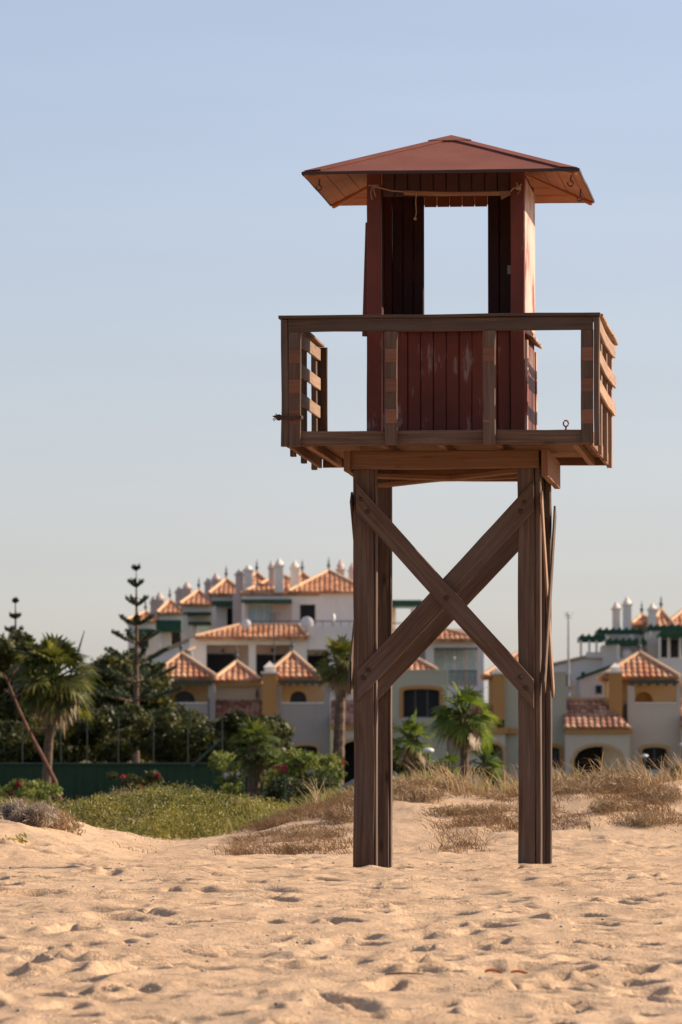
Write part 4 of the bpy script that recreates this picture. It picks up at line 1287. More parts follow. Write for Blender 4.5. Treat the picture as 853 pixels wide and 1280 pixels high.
def kroof(x0, x1, ye, xa, yt, Y, d, fin=True):
    hip_roof('roof', K, P(x0, 0, Y).x, P(x1, 0, Y).x, Y, Y + d, P(0, ye, Y).z, P(0, yt, Y + d / 2).z, xa=P(xa, 0, Y + d / 2).x, finial=fin)
kroof(788, 818, 780, 800, 770, YK + 4.5, 5)
kroof(806, 846, 788, 824, 763, YK + 3, 6)
kroof(822, 900, 789, 862, 755, YK + 5, 8)
kb('terrace_parapet', 'white', 733, 815, 757, 822, YK + .2, .3)
mb = MB()
c0 = P(784, 817, YK - .8)
o = empty('satellite_dish', c0); tag(o, 'white satellite dish on the right apartment building above the turret roof', 'satellite dish', 'satellite dishes on the white building')
n = 14
for k in range(n):
    for rr in range(3):
        f = lambda a_, q_: Vector((.22 * q_ * math.cos(a_), .08 * (q_ * q_) - .1, .22 * q_ * math.sin(a_)))
        a0, a1 = 2 * math.pi * k / n, 2 * math.pi * (k + 1) / n
        q0, q1 = rr / 3, (rr + 1) / 3
        mb.face([f(a0, q1), f(a1, q1), f(a1, q0)] + ([f(a0, q0)] if rr else []))
mb.build('reflector', M['dish'], o)
MB().tube([(0, -.06, 0), (0, .1, -.1), (0, .2, -.6)], .025, 6).build('bracket', M['metal'], o)

# tall pole with aerial at the right
b0 = P(711, 880, 240); o = empty('aerial_mast', b0); tag(o, 'tall thin grey aerial mast standing left of the right turret house', 'mast')
zt = P(0, 765, 240).z - b0.z
MB().tube([(0, 0, -4), (0, 0, zt * .35), (0, 0, zt)], [.07, .055, .03], 8).build('pole', M['pole_metal'], o)
mb = MB()
for k in range(4): mb.tube([(-.2 + .02 * k, 0, zt - .02 - .08 * k), (.22 - .02 * k, .05, zt - .02 - .08 * k)], .014, 5)
mb.sphere((0, 0, zt - .1), .08, 8, 5)
mb.build('aerial', M['dish'], o)
mb = MB()
for (dx, dz) in ((-.22, .45), (.2, .7), (.25, .3), (-.2, .1)):
    mb.box(dx - .13, dx + .13, -.1, .1, dz - .08, dz + .08)
mb.build('junction_boxes', M['ochre'], o)

# ------------------------------------------------------------------ vegetation
M['palm'] = leaf_mat('palm_leaf', [(.03, .05, .012), (.07, .11, .02), (.15, .19, .035), (.26, .28, .07)], .4, 1.5)
M['palm_dark'] = leaf_mat('dark_palm_leaf', [(.02, .028, .008), (.05, .06, .014), (.12, .125, .026), (.24, .21, .06)], .35, 1.5)
M['palm_mid'] = leaf_mat('mid_palm_leaf', [(.02, .034, .009), (.05, .072, .016), (.11, .135, .028), (.24, .25, .07)], .38, 1.5)
M['dead'] = leaf_mat('dead_frond', [(.16, .10, .05), (.28, .19, .10), (.36, .26, .15)], .2, 2)
M['bark'] = flat('palm_bark', (.17, .11, .075), .9, var=.45, scale=9)
M['bark_red'] = flat('reddish_bark', (.18, .085, .055), .9, var=.5, scale=8)
M['dark_leaf'] = leaf_mat('dark_foliage', [(.012, .017, .005), (.028, .034, .008), (.085, .085, .018), (.27, .23, .055)], .25, 1.0)
M['hedge'] = leaf_mat('hedge_leaf', [(.012, .018, .005), (.03, .038, .010), (.075, .078, .018), (.19, .165, .05)], .25, 1.3)
M['arau'] = leaf_mat('araucaria_needles', [(.018, .032, .014), (.035, .055, .022), (.06, .085, .03)], .15, 1.5)
M['boug'] = leaf_mat('bougainvillea_leaf', [(.03, .05, .012), (.09, .12, .025), (.19, .21, .05), (.28, .28, .08)], .35, 2.0)
M['flower'] = leaf_mat('magenta_bracts', [(.30, .03, .06), (.45, .05, .09), (.5, .10, .12)], .3, 3)
M['scrub'] = leaf_mat('dune_scrub', [(.10, .085, .022), (.15, .14, .03), (.22, .20, .042), (.30, .245, .065), (.38, .28, .10)], .3, 1.1, rnd=.35)
M['scrub_brown'] = leaf_mat('dry_scrub_leaf', [(.13, .095, .04), (.23, .175, .08), (.36, .28, .14)], .25, 2.0)
M['scrub_dark'] = leaf_mat('dark_scrub_leaf', [(.045, .052, .013), (.08, .09, .02), (.15, .15, .034)], .25, 1.6)
M['grey_shrub'] = leaf_mat('grey_shrub_twigs', [(.20, .155, .12), (.31, .25, .19), (.42, .34, .26)], .15, 3)
M['straw'] = leaf_mat('dry_dune_grass', [(.12, .07, .032), (.22, .14, .07), (.34, .23, .12), (.44, .32, .18)], .35, 1.6, .7)
M['straw_brown'] = leaf_mat('brown_dune_grass', [(.10, .055, .028), (.17, .10, .05), (.27, .17, .09), (.36, .25, .14)], .25, 1.6, .8)
M['straw_pale'] = leaf_mat('pale_seed_grass', [(.3, .2, .1), (.42, .3, .17), (.5, .38, .23)], .35, 1.6, .7)
M['straw_green'] = leaf_mat('green_dune_grass', [(.12, .12, .035), (.22, .21, .07), (.36, .31, .13)], .35, 1.6, .7)


class Fast:
    """vertex soup of quads built with numpy"""
    def __init__(s): s.q = []; s.t = []
    def quads(s, arr): s.q.append(arr)          # (n,4,3)
    def build(s, name, m, parent=None):
        A = np.concatenate(s.q).astype(np.float32)
        n = len(A)
        me = bpy.data.meshes.new(name)
        me.vertices.add(n * 4); me.vertices.foreach_set('co', A.reshape(-1))
        me.loops.add(n * 4); me.loops.foreach_set('vertex_index', np.arange(n * 4, dtype=np.int32))
        me.polygons.add(n); me.polygons.foreach_set('loop_start', np.arange(0, n * 4, 4, dtype=np.int32))
        me.update(calc_edges=True)
        me.materials.append(m)
        o = bpy.data.objects.new(name, me); col.objects.link(o)
        if parent: o.parent = parent
        return o


def unit(a): return a / np.maximum(np.linalg.norm(a, axis=-1, keepdims=True), 1e-9)


def leaves(pts, size, g, aspect=.5, updir=.3, jitter=.35):
    """one pointed leaf quad per point"""
    n = len(pts)
    d = unit(g.normal(size=(n, 3)) + np.array([0, 0, updir]))
    r = unit(g.normal(size=(n, 3)))
    w = unit(np.cross(d, r))
    L = size * (1 + jitter * g.normal(size=(n, 1)).clip(-1.5, 2))
    a = pts - d * L / 2
    b = pts + w * L * aspect / 2
    c = pts + d * L / 2
    e = pts - w * L * aspect / 2
    return np.stack([a, b, c, e], 1)


def cloud_pts(ells, n, g, shell=.55):
    """points through a set of ellipsoids (cx,cy,cz,rx,ry,rz), denser towards the outside"""
    E = np.array(ells); vol = E[:, 3] * E[:, 4] * E[:, 5]
    k = g.choice(len(E), n, p=vol / vol.sum())
    d = unit(g.normal(size=(n, 3)))
    r = shell + (1 - shell) * g.random((n, 1)) ** .8
    r = r * (1 + .12 * g.normal(size=(n, 1)).clip(-1, 1.6))
    return E[k, :3] + d * r * E[k, 3:6]


def clumps(box, n, rmin, rmax, g, test=None):
    out = []
    for _ in range(n):
        c = [g.uniform(box[0], box[1]), g.uniform(box[2], box[3]), g.uniform(box[4], box[5])]
        if test and not test(*c): continue
        r = g.uniform(rmin, rmax)
        out.append((*c, r * g.uniform(.9, 1.4), r * g.uniform(.9, 1.3), r * g.uniform(.6, .9)))
    return out


def fan_palm(base, height, R_, nf, seed, label, lean=(0, 0), tr=.13, dead=10, green_up=.2, trunk_m='bark', nl=15, leaf='palm'):
    g = np.random.default_rng(seed)
    base = Vector(base)
    T = empty('fan_palm', base)
    tag(T, label, 'palm tree', 'fan palms between the beach and the houses')
    top = Vector((lean[0], lean[1], height))
    mb = MB()
    pts = []; rad = []
    ns = max(10, int(height / .12))
    for k in range(ns + 1):
        f = k / ns
        pts.append(Vector((lean[0] * f ** 1.5, lean[1] * f, height * f - .3 * (1 - f))))
        rad.append(tr * (1.25 - .45 * f) * (1 + .10 * (k % 2)) + .03 * max(0, f - .8) * 5)
    mb.tube(pts, rad, 10)
    mb.build('trunk', M[trunk_m], T)
    def fronds(n, lo, hi, m, name, sc=1.0, droop=.25):
        F_ = Fast(); P_ = MB()
        qs = []
        for i in range(n):
            az = 2 * math.pi * (i * .382 + g.uniform(-.06, .06))
            el = lo + (hi - lo) * ((i + .5) / n) + g.uniform(-.15, .15)
            d = Vector((math.cos(az) * math.cos(el), math.sin(az) * math.cos(el), math.sin(el)))
            pl = R_ * g.uniform(.42, .55) * sc
            fr = R_ * g.uniform(.50, .62) * sc
            p0 = top + Vector((0, 0, g.uniform(-.12, .05)))
            mid = p0 + d * pl * .55
            hub = p0 + d * pl - Vector((0, 0, pl * .12))
            P_.tube([p0, mid, hub], [.028, .02, .014], 5, caps=False)
            d2 = (d - Vector((0, 0, .30 + g.uniform(0, .25)))).normalized()
            side = d2.cross(Vector((0, 0, 1)))
            if side.length < .05: side = Vector((1, 0, 0))
            side.normalize()
            side = (side + Vector((0, 0, g.uniform(-.5, .5)))).normalized()
            nrm = side.cross(d2).normalized()
            for j in range(nl):
                t = -1 + 2 * j / (nl - 1)
                a = t * R(98)
                ld = (d2 * math.cos(a) + side * math.sin(a) + nrm * .22 * abs(t)).normalized()
                l = fr * (1 - .28 * abs(t)) * g.uniform(.85, 1.1)
                wv = ld.cross(nrm).normalized() * (fr * .062)
                m1 = hub + ld * l * .55
                tip = hub + ld * l * .95 - Vector((0, 0, l * droop * g.uniform(.5, 1.4)))
                qs.append([hub, m1 + wv, tip, m1 - wv])
        F_.quads(np.array([[tuple(p) for p in q] for q in qs]))
        o = F_.build(name, M[m], T)
        P_.build('petioles', M['dead' if m == 'dead' else 'palm'], o)
    fronds(nf, R(-38), R(84), leaf, 'crown')
    if dead: fronds(dead, R(-85), R(-40), 'dead', 'dead_fronds', .8, .4)
    return T


def gz(px, Y):
    x = P(px, 0, Y).x
    return Vector((x, Y, ground_z(x, Y)))

def palm_at(pxb, pyc, Y, R_px, nf, seed, label, pxt=None, **k):
    b = gz(pxb, Y); c = P(pxt if pxt else pxb, pyc, Y)
    return fan_palm(b, c.z - b.z, R_px * 1.28 / F * Y, nf, seed, label, lean=((c.x - b.x), 0), **k)

palm_at(60, 846, 110, 52, 46, 1, 'tall fan palm with brown skirt beside the leaning pole at the left', pxt=68, tr=.085, dead=30, leaf='palm_dark')
palm_at(422, 828, 130, 34, 30, 2, 'tall dark fan palm just left of the tower, crown against the white building', pxt=428, tr=.13, dead=12, leaf='palm_dark')
palm_at(318, 932, 106.5, 35, 26, 3, 'short bushy fan palm beside the end of the green screen', tr=.12, dead=8, leaf='palm_mid')
palm_at(580, 893, 108, 42, 26, 4, 'medium fan palm with dry fronds seen between the tower legs', tr=.085, dead=7)
palm_at(514, 922, 116, 32, 22, 5, 'short leafy fan palm against the right edge of the left tower legs', tr=.10, dead=6)
palm_at(606, 955, 112, 28, 18, 6, 'stemless young fan palm at the foot of the medium palm', tr=.08, dead=0)
palm_at(558, 960, 113, 26, 14, 16, 'low dark fan palm seedling left of the medium palm trunk', tr=.07, dead=0)


def araucaria(pxb, pyt, Y, whorls, seed, label, lower=1.0):
    g = np.random.default_rng(seed)
    b = gz(pxb, Y); zt = P(0, pyt, Y).z
    T = empty('araucaria', b); tag(T, label, 'tree', 'araucaria trees at the left')
    h = zt - b.z
    MB().tube([(0, 0, -.3), (0, 0, h * .3), (.02, 0, h * .7), (0, 0, h)], [.13, .10, .05, .008], 10).build('trunk', M['bark'], T)
    Fo = Fast(); Br = MB()
    s = Y / F
    for (py, w, up) in whorls:
        z = P(0, py, Y).z - b.z
        Lb = w * s / 2
        nb = 5 if w < 40 else 6
        off = g.uniform(0, 6.28)
        for k in range(nb):
            az = off + 2 * math.pi * k / nb + g.uniform(-.12, .12)
            L_ = Lb * g.uniform(.88, 1.1)
            base = Vector((0, 0, z - up * L_ * .5))
            pts = []
            for q in range(9):
                f = q / 8
                pts.append(base + Vector((math.cos(az) * L_ * f, math.sin(az) * L_ * f, L_ * up * (f ** 1.6))))
            Br.tube(pts, [max(.006, .02 * (1 - i / 9) + .004) for i in range(9)], 5, caps=False)
            # foliage along the branch, with short side shoots
            m = int(90 + 420 * min(1, L_ / 1.4))
            f = (g.random(m) ** .7 * .95 + .08) if L_ < .5 else (.38 + .66 * g.random(m) ** .8)
            P0 = np.array([tuple(p) for p in pts])
            idx = np.clip(f * 8, 0, 7.999); i0 = idx.astype(int); fr = (idx - i0)[:, None]
            c = P0[i0] * (1 - fr) + P0[i0 + 1] * fr
            sw = (.02 + .10 * L_ * (1 - np.abs(f - .6)))[:, None]
            sd = np.array([-math.sin(az), math.cos(az), 0])
            c = c + sd * g.normal(size=(m, 1)) * sw * .55 + np.array([0, 0, 1]) * np.abs(g.normal(size=(m, 1))) * .03
            Fo.quads(leaves(c, .075, g, .35, .9))
    o = Fo.build('crown', M['arau'], T)
    Br.build('branches', M['bark'], o)
    return T

araucaria(172, 707, 150, [(711, 11, .55), (730, 19, .65), (752, 30, .62), (776, 46, .45), (797, 64, .42), (820, 84, .4), (843, 112, .35), (868, 130, .25), (893, 130, .15)], 31,
          'tall slender araucaria with tiered upswept branches before the stepped houses')
araucaria(22, 747, 140, [(752, 6, .5), (771, 15, .5), (789, 24, .5), (806, 50, .4), (828, 70, .35), (852, 84, .3), (878, 90, .2), (905, 90, .15)], 32,
          'araucaria at the far left with only its thin top above the palm')


def bush(name, label, cat, ells, n, size, m, seed, group=None, aspect=.5, trunk=None, flowers=0, shell=.5, branches=True):
    g = np.random.default_rng(seed)
    E = np.array(ells)
    cx, cy = E[:, 0].mean(), E[:, 1].mean()
    z0 = ground_z(cx, cy)
    T = empty(name, (cx, cy, z0)); tag(T, label, cat, group)
    off = np.array([cx, cy, z0])
    Fo = Fast(); Fo.quads(leaves(cloud_pts(ells, n, g, shell) - off, size, g, aspect)); Fo.build('crown' if trunk else 'foliage', M[m], T)
    if flowers:
        # bracts gather on a few sprays
        k = g.choice(len(E), max(2, len(E) // 3), replace=False)
        sub = [(*(E[i, :3] + np.array([g.normal() * .1, -E[i, 4] * .7, E[i, 5] * .2])), E[i, 3] * .45, E[i, 4] * .35, E[i, 5] * .35) for i in k]
        Fl = Fast(); Fl.quads(leaves(cloud_pts(sub, flowers, g, .3) - off, size * .8, g, .9)); Fl.build('flowers', M['flower'], T)
    mb = MB()
    if trunk:
        mb.tube([(0, 0, -.3), (.02, 0, trunk * .5), (0, 0, trunk)], [.12, .10, .06], 8)
    st_n = 7 if branches else 0
    for k in range(st_n):
        e = E[g.integers(len(E))]
        tgt = Vector((e[0] - cx, e[1] - cy, e[2] - z0))
        s0 = Vector((0, 0, trunk * .5 if trunk else -.1)) if trunk else Vector((0, 0, -.15))
        mb.tube([s0, s0.lerp(tgt, .5) + Vector((0, 0, .05)), tgt], [.035, .022, .008], 5)
    mb.build('trunk' if trunk else 'stems', M['bark'], T)
    return T


def px_clumps(px0, px1, py0, py1, Y0, Y1, n, r0, r1, seed, shape=None):
    g = np.random.default_rng(seed)
    out = []
    while len(out) < n:
        px, py, Y = g.uniform(px0, px1), g.uniform(py0, py1), g.uniform(Y0, Y1)
        if shape and not shape((px - px0) / (px1 - px0), (py - py0) / (py1 - py0)): continue
        p = P(px, py, Y); r = g.uniform(r0, r1)
        out.append((p.x, p.y, p.z, r * g.uniform(.9, 1.4), r * g.uniform(.9, 1.3), r * g.uniform(.6, .95)))
    return out

dome = lambda u, v: ((u - .5) / .5) ** 2 + ((1 - v) / 1.0) ** 2 < 1.0
# dark broadleaf tree left of the araucaria
bush('broadleaf_tree', 'dense dark green tree between the left palm and the araucaria', 'tree', px_clumps(104, 208, 826, 945, 152, 156, 75, .22, .5, 41, dome), 42000, .14, 'dark_leaf', 41, trunk=2.0)
bush('broadleaf_tree', 'dark green tree behind the far left palm, cut by the photo edge', 'tree', px_clumps(-45, 66, 788, 945, 133, 137, 80, .22, .5, 42, dome), 38000, .13, 'dark_leaf', 42, trunk=2.0)
# hedges behind the fence
for i, (a, b, t, lb) in enumerate(((-30, 45, 905, 'low yellow green shrub in the far left corner behind the green screen'), (40, 118, 893, 'dark hedge bush between the left palm and the dark tree'),
                               (112, 200, 890, 'dark hedge bush under the araucaria behind the screen'), (195, 262, 893, 'leafy hedge bush in front of the left turret house'), (255, 318, 898, 'leafy hedge bush below the low cream house'), (318, 352, 905, 'hedge bush below the mustard chimney'))):
    bush('hedge_bush', lb, 'bush', px_clumps(a, b, t, 950, 128, 133, 34, .2, .36, 50 + i, lambda u, v: v > .35 * abs(u - .5)), 11000, .11, 'hedge' if i != 1 else 'dark_leaf', 50 + i, 'hedge bushes behind the green screen')
# bougainvillea and leafy shrubs in front of the grey turret house
bush('bougainvillea', 'bright leafy bougainvillea with pink flowers in front of the grey turret house', 'bush', px_clumps(342, 418, 945, 985, 104, 107, 36, .10, .24, 61, lambda u, v: v > .3 * abs(u - .4)), 9000, .075, 'boug', 61, flowers=500)
bush('shrub', 'dark green shrub at the foot of the bougainvillea', 'bush', px_clumps(335, 420, 978, 1006, 100, 102, 26, .12, .22, 62), 5500, .07, 'hedge', 62)
bush('bougainvillea', 'small bougainvillea with red flowers on the green screen, right of the leaning pole', 'bush', px_clumps(136, 200, 968, 990, 106, 108, 16, .07, .14, 63), 2600, .06, 'hedge', 63, flowers=160)
bush('bougainvillea', 'low flowering shrub at the far left in front of the green screen', 'bush', px_clumps(-10, 70, 978, 996, 100, 103, 20, .07, .16, 64), 4000, .06, 'boug', 64, flowers=180)
bush('shrub', 'green leafy shrub right of the end of the green screen', 'bush', px_clumps(276, 345, 950, 1000, 108, 110, 26, .1, .24, 65), 5500, .08, 'boug', 65)
bush('shrub', 'leafy green shrub behind the medium fan palm', 'bush', px_clumps(488, 560, 940, 975, 122, 124, 20, .12, .24, 66), 4500, .08, 'hedge', 66)
bush('shrub', 'low dark shrub at the right edge above the dune', 'bush', px_clumps(843, 880, 960, 985, 110, 112, 16, .12, .2, 67), 3000, .07, 'hedge', 67)

# green low scrub: a ground cover
g = np.random.default_rng(71)
Fo = Fast()
ell = []
for _ in range(520):
    Y = g.uniform(60, 84)
    px = g.uniform(-40, 372)
    x = P(px, 0, Y).x
    hgt = .11 + .24 * math.exp(-((px - 215) / 90) ** 2) * (1 if Y > 64 else .6) + .10 * g.random() + (.10 if Y > 74 else 0)
    # a bare sandy hollow cuts in at the left front
    if Y < 66 and px < 150 - (Y - 60) * 18: continue
    if px > 330 and Y < 66: continue
    z = ground_z(x, Y)
    ztop = P(px, np.interp(px, [-40, 0, 100, 180, 230, 280, 350, 380], [1000, 998, 1001, 984, 982, 992, 1007, 1016]) + g.normal() * 3, Y).z
    r = g.uniform(.12, .36); hgt *= g.uniform(.7, 1.2) * (1 + 1.5 * float(vnoise(np.array([x * 1.1]), np.array([Y * .45]), 41)[0]))
    hgt = min(hgt, (ztop - z) / 1.3)
    if hgt < .04: continue
    ell.append((x, Y, z + hgt * .55, r * 1.3, r * 1.1, hgt * .75))
for _ in range(85):                       # taller rounded bushes of the same scrub
    Y = g.uniform(62, 80); px = g.uniform(-30, 350)
    x = P(px, 0, Y).x
    if Y < 66 and px < 160 - (Y - 60) * 18: continue
    z = ground_z(x, Y)
    ztop = P(px, np.interp(px, [-40, 0, 100, 180, 230, 280, 350, 380], [996, 994, 998, 980, 978, 988, 1004, 1014]) + abs(g.normal()) * 7, Y).z
    hgt = min(g.uniform(.30, .62), ztop - z)
    if hgt < .1: continue
    r = g.uniform(.28, .6)
    for q in range(3):
        ell.append((x + g.normal() * r * .35, Y + g.normal() * r * .3, z + hgt * .5, r * g.uniform(.5, .9), r * .7, hgt * g.uniform(.4, .5)))
parts_ = {'scrub': [], 'scrub_brown': [], 'scrub_dark': []}
for i, e in enumerate(ell):
    pxl = 426.5 + e[0] / e[1] * F
    br = .55 if (e[1] > 68 and pxl < 190) else (.12 if e[1] < 68 else .22)
    u = g.random()
    parts_['scrub_brown' if u < br else ('scrub_dark' if u < br + .30 else 'scrub')].append(e)
for k_, (m_, nn, sz, asp, lb) in {'low_scrub': ('scrub', 120000, .034, .42, 'olive green low scrub covering the hollow behind the beach'),
                                'dry_scrub': ('scrub_brown', 60000, .05, .14, 'dry brownish twiggy scrub mixed into the green hollow behind the beach'),
                                'dark_scrub': ('scrub_dark', 80000, .04, .35, 'dark green low scrub between the olive bushes of the hollow')}.items():
    Fo = Fast(); Fo.quads(leaves(cloud_pts(parts_[m_], nn, g, .75), sz, g, asp, .6))
    tag(Fo.build(k_, M[m_]), lb, 'ground cover', kind='stuff')

# dune grass: dry blades leaning with the wind
def grass(name, n_tufts, blades, hmin, hmax, m, seed, place, label, lean=-.35, width=.0042, wild=.38):
    g = np.random.default_rng(seed)
    Fo = Fast()
    bx_, by_, hh, tx, ty = [], [], [], [], []
    for _ in range(n_tufts):
        p = place(g)
        if p is None: continue
        x, y, sc = p
        k = int(blades * g.uniform(.5, 1.4))
        r = g.uniform(.03, .12)
        bx_.append(x + g.normal(size=k) * r); by_.append(y + g.normal(size=k) * r)
        hh.append(g.uniform(hmin, hmax, k) * sc)
        tx.append(np.full(k, g.normal() * .25)); ty.append(np.full(k, g.normal() * .2))
    x = np.concatenate(bx_); y = np.concatenate(by_); h = np.concatenate(hh); n = len(x)
    tx = np.concatenate(tx); ty = np.concatenate(ty)
    z = terrain_macro(x, y) - .02
    B0 = np.stack([x, y, z], 1)
    ld = np.stack([lean + tx + g.normal(size=n) * wild, ty + g.normal(size=n) * wild * .8, np.zeros(n)], 1)
    up = np.array([0, 0, 1.0])
    w = unit(np.stack([g.normal(size=n), g.normal(size=n) * .4, np.zeros(n)], 1)) * width
    h = h[:, None]
    p1 = B0 + up * h * .45 + ld * h * .18
    p2 = B0 + up * h * .80 + ld * h * .62
    p3 = B0 + up * h * .95 + ld * h * 1.15 - up * h * np.abs(ld[:, :1]) * .25
    Fo.quads(np.stack([B0 - w, B0 + w, p1 + w, p1 - w], 1))
    Fo.quads(np.stack([p1 - w, p1 + w, p2 + w * .7, p2 - w * .7], 1))
    Fo.quads(np.stack([p2 - w * .7, p2 + w * .7, p3 + w * .15, p3 - w * .15], 1))
    o = Fo.build(name, M[m]); tag(o, label, 'grass', kind='stuff')
    return o

def crest(g):
    Y = g.uniform(58.5, 66); x = g.uniform(-.75, 4.6)
    if vnoise(np.array([x * 1.2]), np.array([Y * .5]), 31)[0] < .0 and g.random() < .9: return None
    return x, Y, 1.0 if x > .2 else .8
def face_(g):
    Y = g.uniform(50.2, 60); x = g.uniform(-1.0, 4.2)
    dens = vnoise(np.array([x * 1.6]), np.array([Y * .55]), 33)[0]
    thr = .26 - .030 * (Y - 50)
    if x < .2: thr -= .12
    if dens < thr: return None
    return x, Y, .75
grass('dry_dune_grass', 430, 14, .06, .21, 'straw', 81, crest, 'tall dry straw coloured grass leaning along the top of the dune')
def tall(g):
    Y = g.uniform(57.5, 63); x = g.uniform(-.3, 4.2)
    if vnoise(np.array([x * 1.7]), np.array([3.0]), 35)[0] < .05: return None
    return x, Y, 1.0
grass('tall_dune_grass', 170, 5, .16, .44, 'straw_pale', 86, tall, 'tall thin seed stalks of dry grass standing above the dune crest', lean=-.45, width=.0032)
grass('matted_dune_grass', 1500, 34, .04, .15, 'straw_brown', 82, face_, 'matted brown dry grass on the sand face of the dune', lean=-.55, width=.003, wild=.85)
def greenish(g):
    Y = g.uniform(60, 70); x = g.uniform(-1.9, 4.6)
    if x > 1.2 and g.random() < .75: return None
    return x, Y, .8
grass('green_dune_grass', 420, 20, .12, .34, 'straw_green', 83, greenish, 'yellow green grass behind the dune crest between the tower legs')
def leftd(g):
    Y = g.uniform(51, 62); x = g.uniform(-4.0, -1.7)
    if g.random() < .5: return None
    return x, Y, .6
grass('sparse_mound_grass', 90, 10, .04, .12, 'straw_green', 84, leftd, 'sparse thin grass on the low sand mound at the left')

# brown matted twiggy plants on the dune face, ground cover
g = np.random.default_rng(90)
ell = []
for (px, py, rx, rz) in ((525, 988, .3, .1), (497, 1000, .22, .09), (560, 1020, .30, .05), (640, 1018, .3, .07), (720, 1000, .34, .13), (765, 992, .3, .15), (700, 1020, .25, .08), (600, 1000, .3, .06), (800, 1035, .3, .08), (840, 1010, .35, .12), (750, 1022, .24, .09), (430, 1020, .34, .10), (395, 1040, .28, .06), (470, 1010, .25, .1), (538, 1005, .25, .07)):
    Y = 51 + (1060 - py) * .105
    p = gz(px, Y)
    for k in range(4):
        ell.append((p.x + g.normal() * rx * .6, p.y + g.normal() * .3, p.z + rz * .4, rx * .7, .3, rz))
Fo = Fast(); Fo.quads(leaves(cloud_pts(ell, 26000, g, .2), .075, g, .08, .5))
tag(Fo.build('creeping_dune_plants', M['dead']), 'brown creeping dune plants matted on the sand slope', 'ground cover', kind='stuff')

# grey shrub on the left mound
def twig_shrub(label, px0, px1, py0, py1, Y, n, m, seed, size=.10, asp=.10):
    g = np.random.default_rng(seed)
    b = gz((px0 + px1) / 2, Y)
    T = empty('shrub', b); tag(T, label, 'bush')
    ell = []
    for _ in range(16):
        p = P(g.uniform(px0, px1), g.uniform(py0, py1), Y + g.uniform(-.4, .4))
        ell.append((p.x - b.x, p.y - b.y, p.z - b.z, .12, .14, .08))
    Fo = Fast(); Fo.quads(leaves(cloud_pts(ell, n, g, .2), size, g, asp, 1.0)); Fo.build('foliage', M[m], T)
    mb = MB()
    for k in range(10):
        e = ell[g.integers(len(ell))]
        mb.tube([(e[0] * .7, e[1] * .7, -.1), (e[0], e[1], e[2])], [.012, .004], 4)
    mb.build('stems', M['bark'], T)
twig_shrub('grey dry shrub on the sand mound at the left edge', -30, 56, 1007, 1034, 51.5, 9000, 'grey_shrub', 91)
twig_shrub('small brown twiggy shrub just right of the grey shrub', 62, 92, 1018, 1040, 52.5, 1100, 'dead', 92, .08)
twig_shrub('tiny green seedling on the sand mound below the grey shrub', 10, 24, 1050, 1060, 49.5, 260, 'scrub', 93, .06, .3)

# ------------------------------------------------------------------ fence, pole, small things
Yf = 120.0
Fn = empty('tennis_fence', P(140, 1000, Yf)); tag(Fn, 'long dark green windscreen fence with thin posts standing above it', 'fence')
off = Fn.location
def fb(name, m, x0, y0, x1, y1, Y=Yf, dep=.03):
    a = P(x0, y1, Y) - off; b = P(x1, y0, Y) - off
    return MB().box(a.x, b.x, a.y, a.y + dep, a.z, b.z).build(name, M[m], Fn)
# screen with gentle folds
mb = MB(); n = 120
a = P(-60, 1012, Yf) - off; b = P(278, 955, Yf) - off
pr = [(a.x + (b.x - a.x) * k / n, .035 * math.sin(k * 1.7) * math.sin(k * .31)) for k in range(n + 1)]
for k in range(n):
    (xa, ya), (xb, yb_) = pr[k], pr[k + 1]
    mb.face([(xa, ya, a.z), (xb, yb_, a.z), (xb, yb_ * .3, b.z), (xa, ya * .3, b.z)])
    mb.face([(xb, yb_ + .02, a.z), (xa, ya + .02, a.z), (xa, ya * .3 + .02, b.z), (xb, yb_ * .3 + .02, b.z)])
mb.build('windscreen', M['screen'], Fn)
MB().tube([P(-60, 954.5, Yf - .05) - off, P(278, 954.5, Yf - .05) - off], .022, 6).build('rail', M['teal_beam'], Fn)
for x in (-20, 28, 76, 109, 148, 192, 235, 278):
    MB().tube([P(x, 1012, Yf + .06) - off, P(x, 895, Yf + .06) - off], .017, 6).build('post', M['fence_post'], Fn)
MB().tube([P(240, 958, Yf - .1) - off, P(277, 923, Yf - .1) - off], .03, 6).build('brace', M['teal_beam'], Fn)
# short fence in front of the bougainvillea
Y2 = 98.5
o2 = empty('low_fence', gz(380, Y2)); tag(o2, 'low dark wire fence with short posts in front of the bougainvillea', 'fence')
for x in (306, 330, 357, 404, 412):
    a = gz(x, Y2) - o2.location; t = P(x, 972 if x < 400 else 968, Y2) - o2.location
    MB().tube([a - Vector((0, 0, .2)), Vector((a.x, a.y, t.z))], .022, 6).build('post', M['screen'], o2)
for yy in (976, 986):
    MB().tube([P(306, yy, Y2) - o2.location, P(412, yy, Y2) - o2.location], .008, 5).build('wire', M['screen'], o2)

# leaning pole
a = gz(85, 104); b = P(8, 850, 104)
o = empty('leaning_pole', a); tag(o, 'long bare reddish tree trunk leaning left in front of the palm and green screen', 'pole')
d = b - a
pts = [d * t + Vector((.03 * math.sin(t * 7), 0, -.25 if t == 0 else 0)) for t in (0, .2, .4, .6, .8, 1.0)]
MB().tube(pts, [.046, .042, .038, .034, .027, .018], 8).build('trunk', M['bark_red'], o)
mb = MB()
for t, dx, dz in ((.86, .35, .18), (.82, -.25, .25), (.6, .32, .05), (.92, -.2, .35), (.97, .2, .3)):
    p = d * t
    mb.tube([p, p + Vector((dx * .5, 0, dz * .7)), p + Vector((dx, .05, dz))], [.022, .014, .006], 5)
mb.build('dead_branches', M['bark_red'], o)

